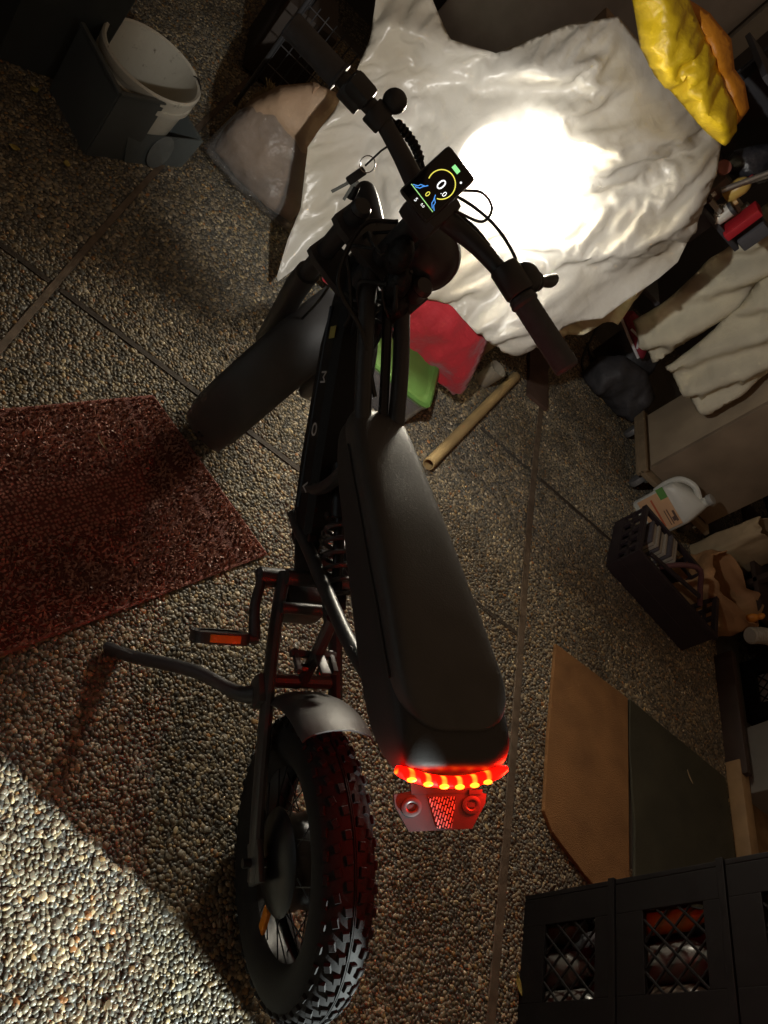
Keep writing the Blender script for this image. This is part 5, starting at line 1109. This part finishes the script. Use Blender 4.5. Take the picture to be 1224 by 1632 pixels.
# ------------------------------------------------------------------ stacks of black milk crates
M_cr2 = mat("milk_crate_black", (.006, .0055, .006), .5, spec=.3, var=.15, scale=20)
ck_ = 0
words = [("bottom", "nearest the tan doormat"), ("middle", "nearest the tan doormat"), ("top", "nearest the tan doormat"), ("bottom", "nearest the camera"), ("middle", "nearest the camera"), ("third", "nearest the camera"), ("added shade-casting top", "nearest the camera")]
protoc = None
for si, y1 in enumerate((.812, .305)):
    for zi in range(3 + si):  # fourth crate of the near stack is added to shade the seat
        z0 = .003 + zi * .284; r_ = empty("milk_crate", (1.78, y1 - .165, z0), "black lattice milk crate, %s one of the stack %s" % words[si * 3 + zi], "milk crate", "stacked black milk crates")
        if protoc is None: crate(r_, 1.612, 1.942, y1 - .33, y1, z0, .28, True, M_cr2); protoc = r_
        else:
            for ch in protoc.children:
                c_ = ch.copy(); COL.objects.link(c_); c_.parent = r_
f = MB(); f.box((1.78, .3935, .42), (.30, .168, .84), None, .004); tag(f.build("light_gap_block", M_card), "unseen tall carton added to stop lamp light between the two milk crate stacks", "box")  # unseen filler added to block work lamp light leaking between the stacks
# things inside the crates
M_ora = mat("orange_bottle", (.40, .14, .02), .35); M_mix = [mat("crate_jar_%d" % i, c_, .3, var=.2) for i, c_ in enumerate([(.10, .10, .11), (.08, .08, .05), (.03, .03, .035), (.09, .07, .05), (.13, .13, .12)])]
rk = random.Random(2); cnt = 0
kinds = ["pale", "olive", "black", "tan", "white"]; lev = ["bottom", "middle", "top"]; pos_ = ["far", "centre", "near"]
for zi in range(3):
    for i in range(2):
        for j in range(3):
            y1 = .812; x = 1.672 + .10 * i + rk.uniform(-.01, .01); y = y1 - .075 - .09 * j + rk.uniform(-.01, .01); z = .014 + zi * .284; hh = rk.uniform(.12, .22); r0 = rk.uniform(.032, .042); k = rk.randrange(5)
            if i == 0 and j == 0 and zi == 1: k = -1; hh = .20; r0 = .026; y -= .005
            f = MB(); f.lathe([(0, 0), (r0, 0), (r0, hh * .72), (r0 * .6, hh * .84), (r0 * .5, hh * .86), (r0 * .5, hh), (0, hh)], 16, Matrix.Translation((x, y, z)))
            tag(f.build("jar", M_ora if k < 0 else M_mix[k]), "orange bottle inside the middle milk crate" if k < 0 else "%s jar at the %s end of the %s milk crate, %s row" % (kinds[k], pos_[j], lev[zi], ("outer", "inner")[i]), "jar", "jars inside the milk crates")
# right edge: pale storage box, dark lattice crate, low dark shelf
wt = empty("grey_storage_box", (2.72, 1.70, 0), "pale grey storage box at the right edge beyond the carpet", "storage box")
open_bin(wt, "box_body", (2.90, 1.735, .0), .34, .27, .19, .006, R(0), mat("grey_box", (.20, .195, .18), .5, var=.1), 1.04, .012)
f = MB(); f.box((2.90, 1.735, .198), (.375, .30, .012), None, .003); o1 = f.build("lid", mat("grey_box_lid", (.26, .25, .23), .5), None); shift(wt, o1)
dc_ = empty("lattice_crate", (3.05, 2.15, 0), "dark lattice crate on the floor under the shelf by the hose", "milk crate"); crate(dc_, 2.88, 3.20, 2.0, 2.30, .003, .26, True, M_cr2)
f = MB(); f.box((3.02, 2.14, .12), (.2, .2, .2), None, .01); simple("white_package", f, mat("white_pack", (.45, .44, .42), .6, var=.2), "pale package inside the dark lattice crate", "package")
ls = empty("low_shelf", (3.0, 2.6, 0), "low dark wooden shelf along the right wall", "shelf"); M_dw = mat("dark_wood", (.05, .032, .025), .6, var=.3, scale=10)
for (c_, d_) in (((2.685, 1.93, .045), (.030, .56, .085)), ((3.12, 2.75, .20), (.75, .75, .022)), ((3.12, 2.75, .62), (.75, .75, .022)), ((2.76, 2.60, .31), (.03, .03, .62)), ((3.48, 2.6, .31), (.03, .03, .62))):
    f = MB(); f.box(c_, d_, None, .003); o1 = f.build("board", M_dw, None); shift(ls, o1)
f = MB(); f.box((3.65, 2.4, 1.3), (.1, 4.5, 2.6)); tag(f.build("right_wall", M_wall), "dark wall behind the low shelf", "wall", kind="structure")
pillow("dark_blanket", [(2.70, .32), (2.70, .60), (2.85, .72), (3.15, .74), (3.30, .60), (3.30, .25), (3.0, .215)], lambda x, z: 3.05 + .1 * z, .10, .03, mat("teal_blanket", (.03, .045, .055), .8, bump=.4, bscale=26, bdist=.012), .04, 6, seed=3, label="dark teal blanket heaped on the low shelf", cat="blanket")

# ------------------------------------------------------------------ fallen leaves
M_leaf = [mat("yellow_leaf", (.38, .30, .08), .6, var=.2), mat("tan_leaf", (.42, .33, .2), .6, var=.2)]
for i, (x, y, L_, w_, a, k, lb_) in enumerate([(.117, 1.241, .045, .007, 2.6, 1, "narrow tan leaf lying on the red doormat"), (-.462, 1.897, .028, .020, .4, 0, "round yellow leaf nearest the left edge of the paving"), (-.544, 2.152, .028, .020, 1.2, 0, "round yellow leaf at the foot of the tall dark bin"), (-.355, 1.985, .026, .018, 2.1, 0, "yellow leaf on the paving in front of the grey folded panel"), (2.393, 1.516, .05, .007, 2.2, 1, "narrow pale leaf on the green doormat"), (1.601, .60, .05, .016, 2.0, 0, "yellow leaf at the foot of the milk crate stack"), (.95, 1.35, .03, .012, .9, 1, "small tan leaf between the pole and the seat")]):
    f = MB(); vs = []; z = .024 if i == 0 else (.016 if i == 4 else .010); ca, sa = math.cos(a), math.sin(a)
    for t in np.linspace(-1, 1, 9):
        ww = w_ * (1 - abs(t) ** 1.8) * .5 + .0004
        for s_ in (-1, 0, 1): px_, py_ = t * L_ / 2, s_ * ww; vs.append((x + px_ * ca - py_ * sa, y + px_ * sa + py_ * ca, z + .003 * t * t + .0025 * abs(s_)))
    fs = [(3 * r_ + c_, 3 * r_ + c_ + 1, 3 * r_ + c_ + 4, 3 * r_ + c_ + 3) for r_ in range(8) for c_ in range(2)]
    f.add(vs, fs); o1 = f.build("fallen_leaf", M_leaf[k]); md = o1.modifiers.new("leaf_thickness", 'SOLIDIFY'); md.thickness = .0004; tag(o1, lb_, "leaf", "fallen leaves")

# ------------------------------------------------------------------ yard lamp standing beyond the frame on the right (it lights the lower left paving)
yl = empty("work_lamp", (3.44, -.85, 0), "work lamp on a short stand beyond the crates", "lamp"); LP = Vector((3.36, -.85, 1.16)); LT = Vector((.25, .15, 0)); ld_ = (LT - LP).normalized()
f = MB(); f.tube([(3.44, -.85, .02), (3.44, -.85, 1.16)], .012, 10); f.lathe([(0, 0), (.14, 0), (.14, .015), (0, .02)], 24, Matrix.Translation((3.44, -.85, .005))); o1 = f.build("stand", M_black, None); shift(yl, o1)
f = MB(); f.lathe([(0, -.07), (.03, -.07), (.05, -.03), (.07, .03), (.066, .03), (.045, -.03), (0, -.05)], 28, Matrix.Translation(LP) @ rot_to(ld_).to_4x4()); o1 = f.build("shade", M_black, None); shift(yl, o1)
d = bpy.data.lights.new("work_lamp_bulb", 'SPOT'); d.energy = YARD_LAMP; d.spot_size = R(46); d.spot_blend = .8; d.shadow_soft_size = .035; d.color = (.90, 1, .95)
o = bpy.data.objects.new("work_lamp_bulb", d); COL.objects.link(o); o.matrix_world = Matrix.Translation(LP + ld_ * .035) @ rot_to(-ld_).to_4x4()
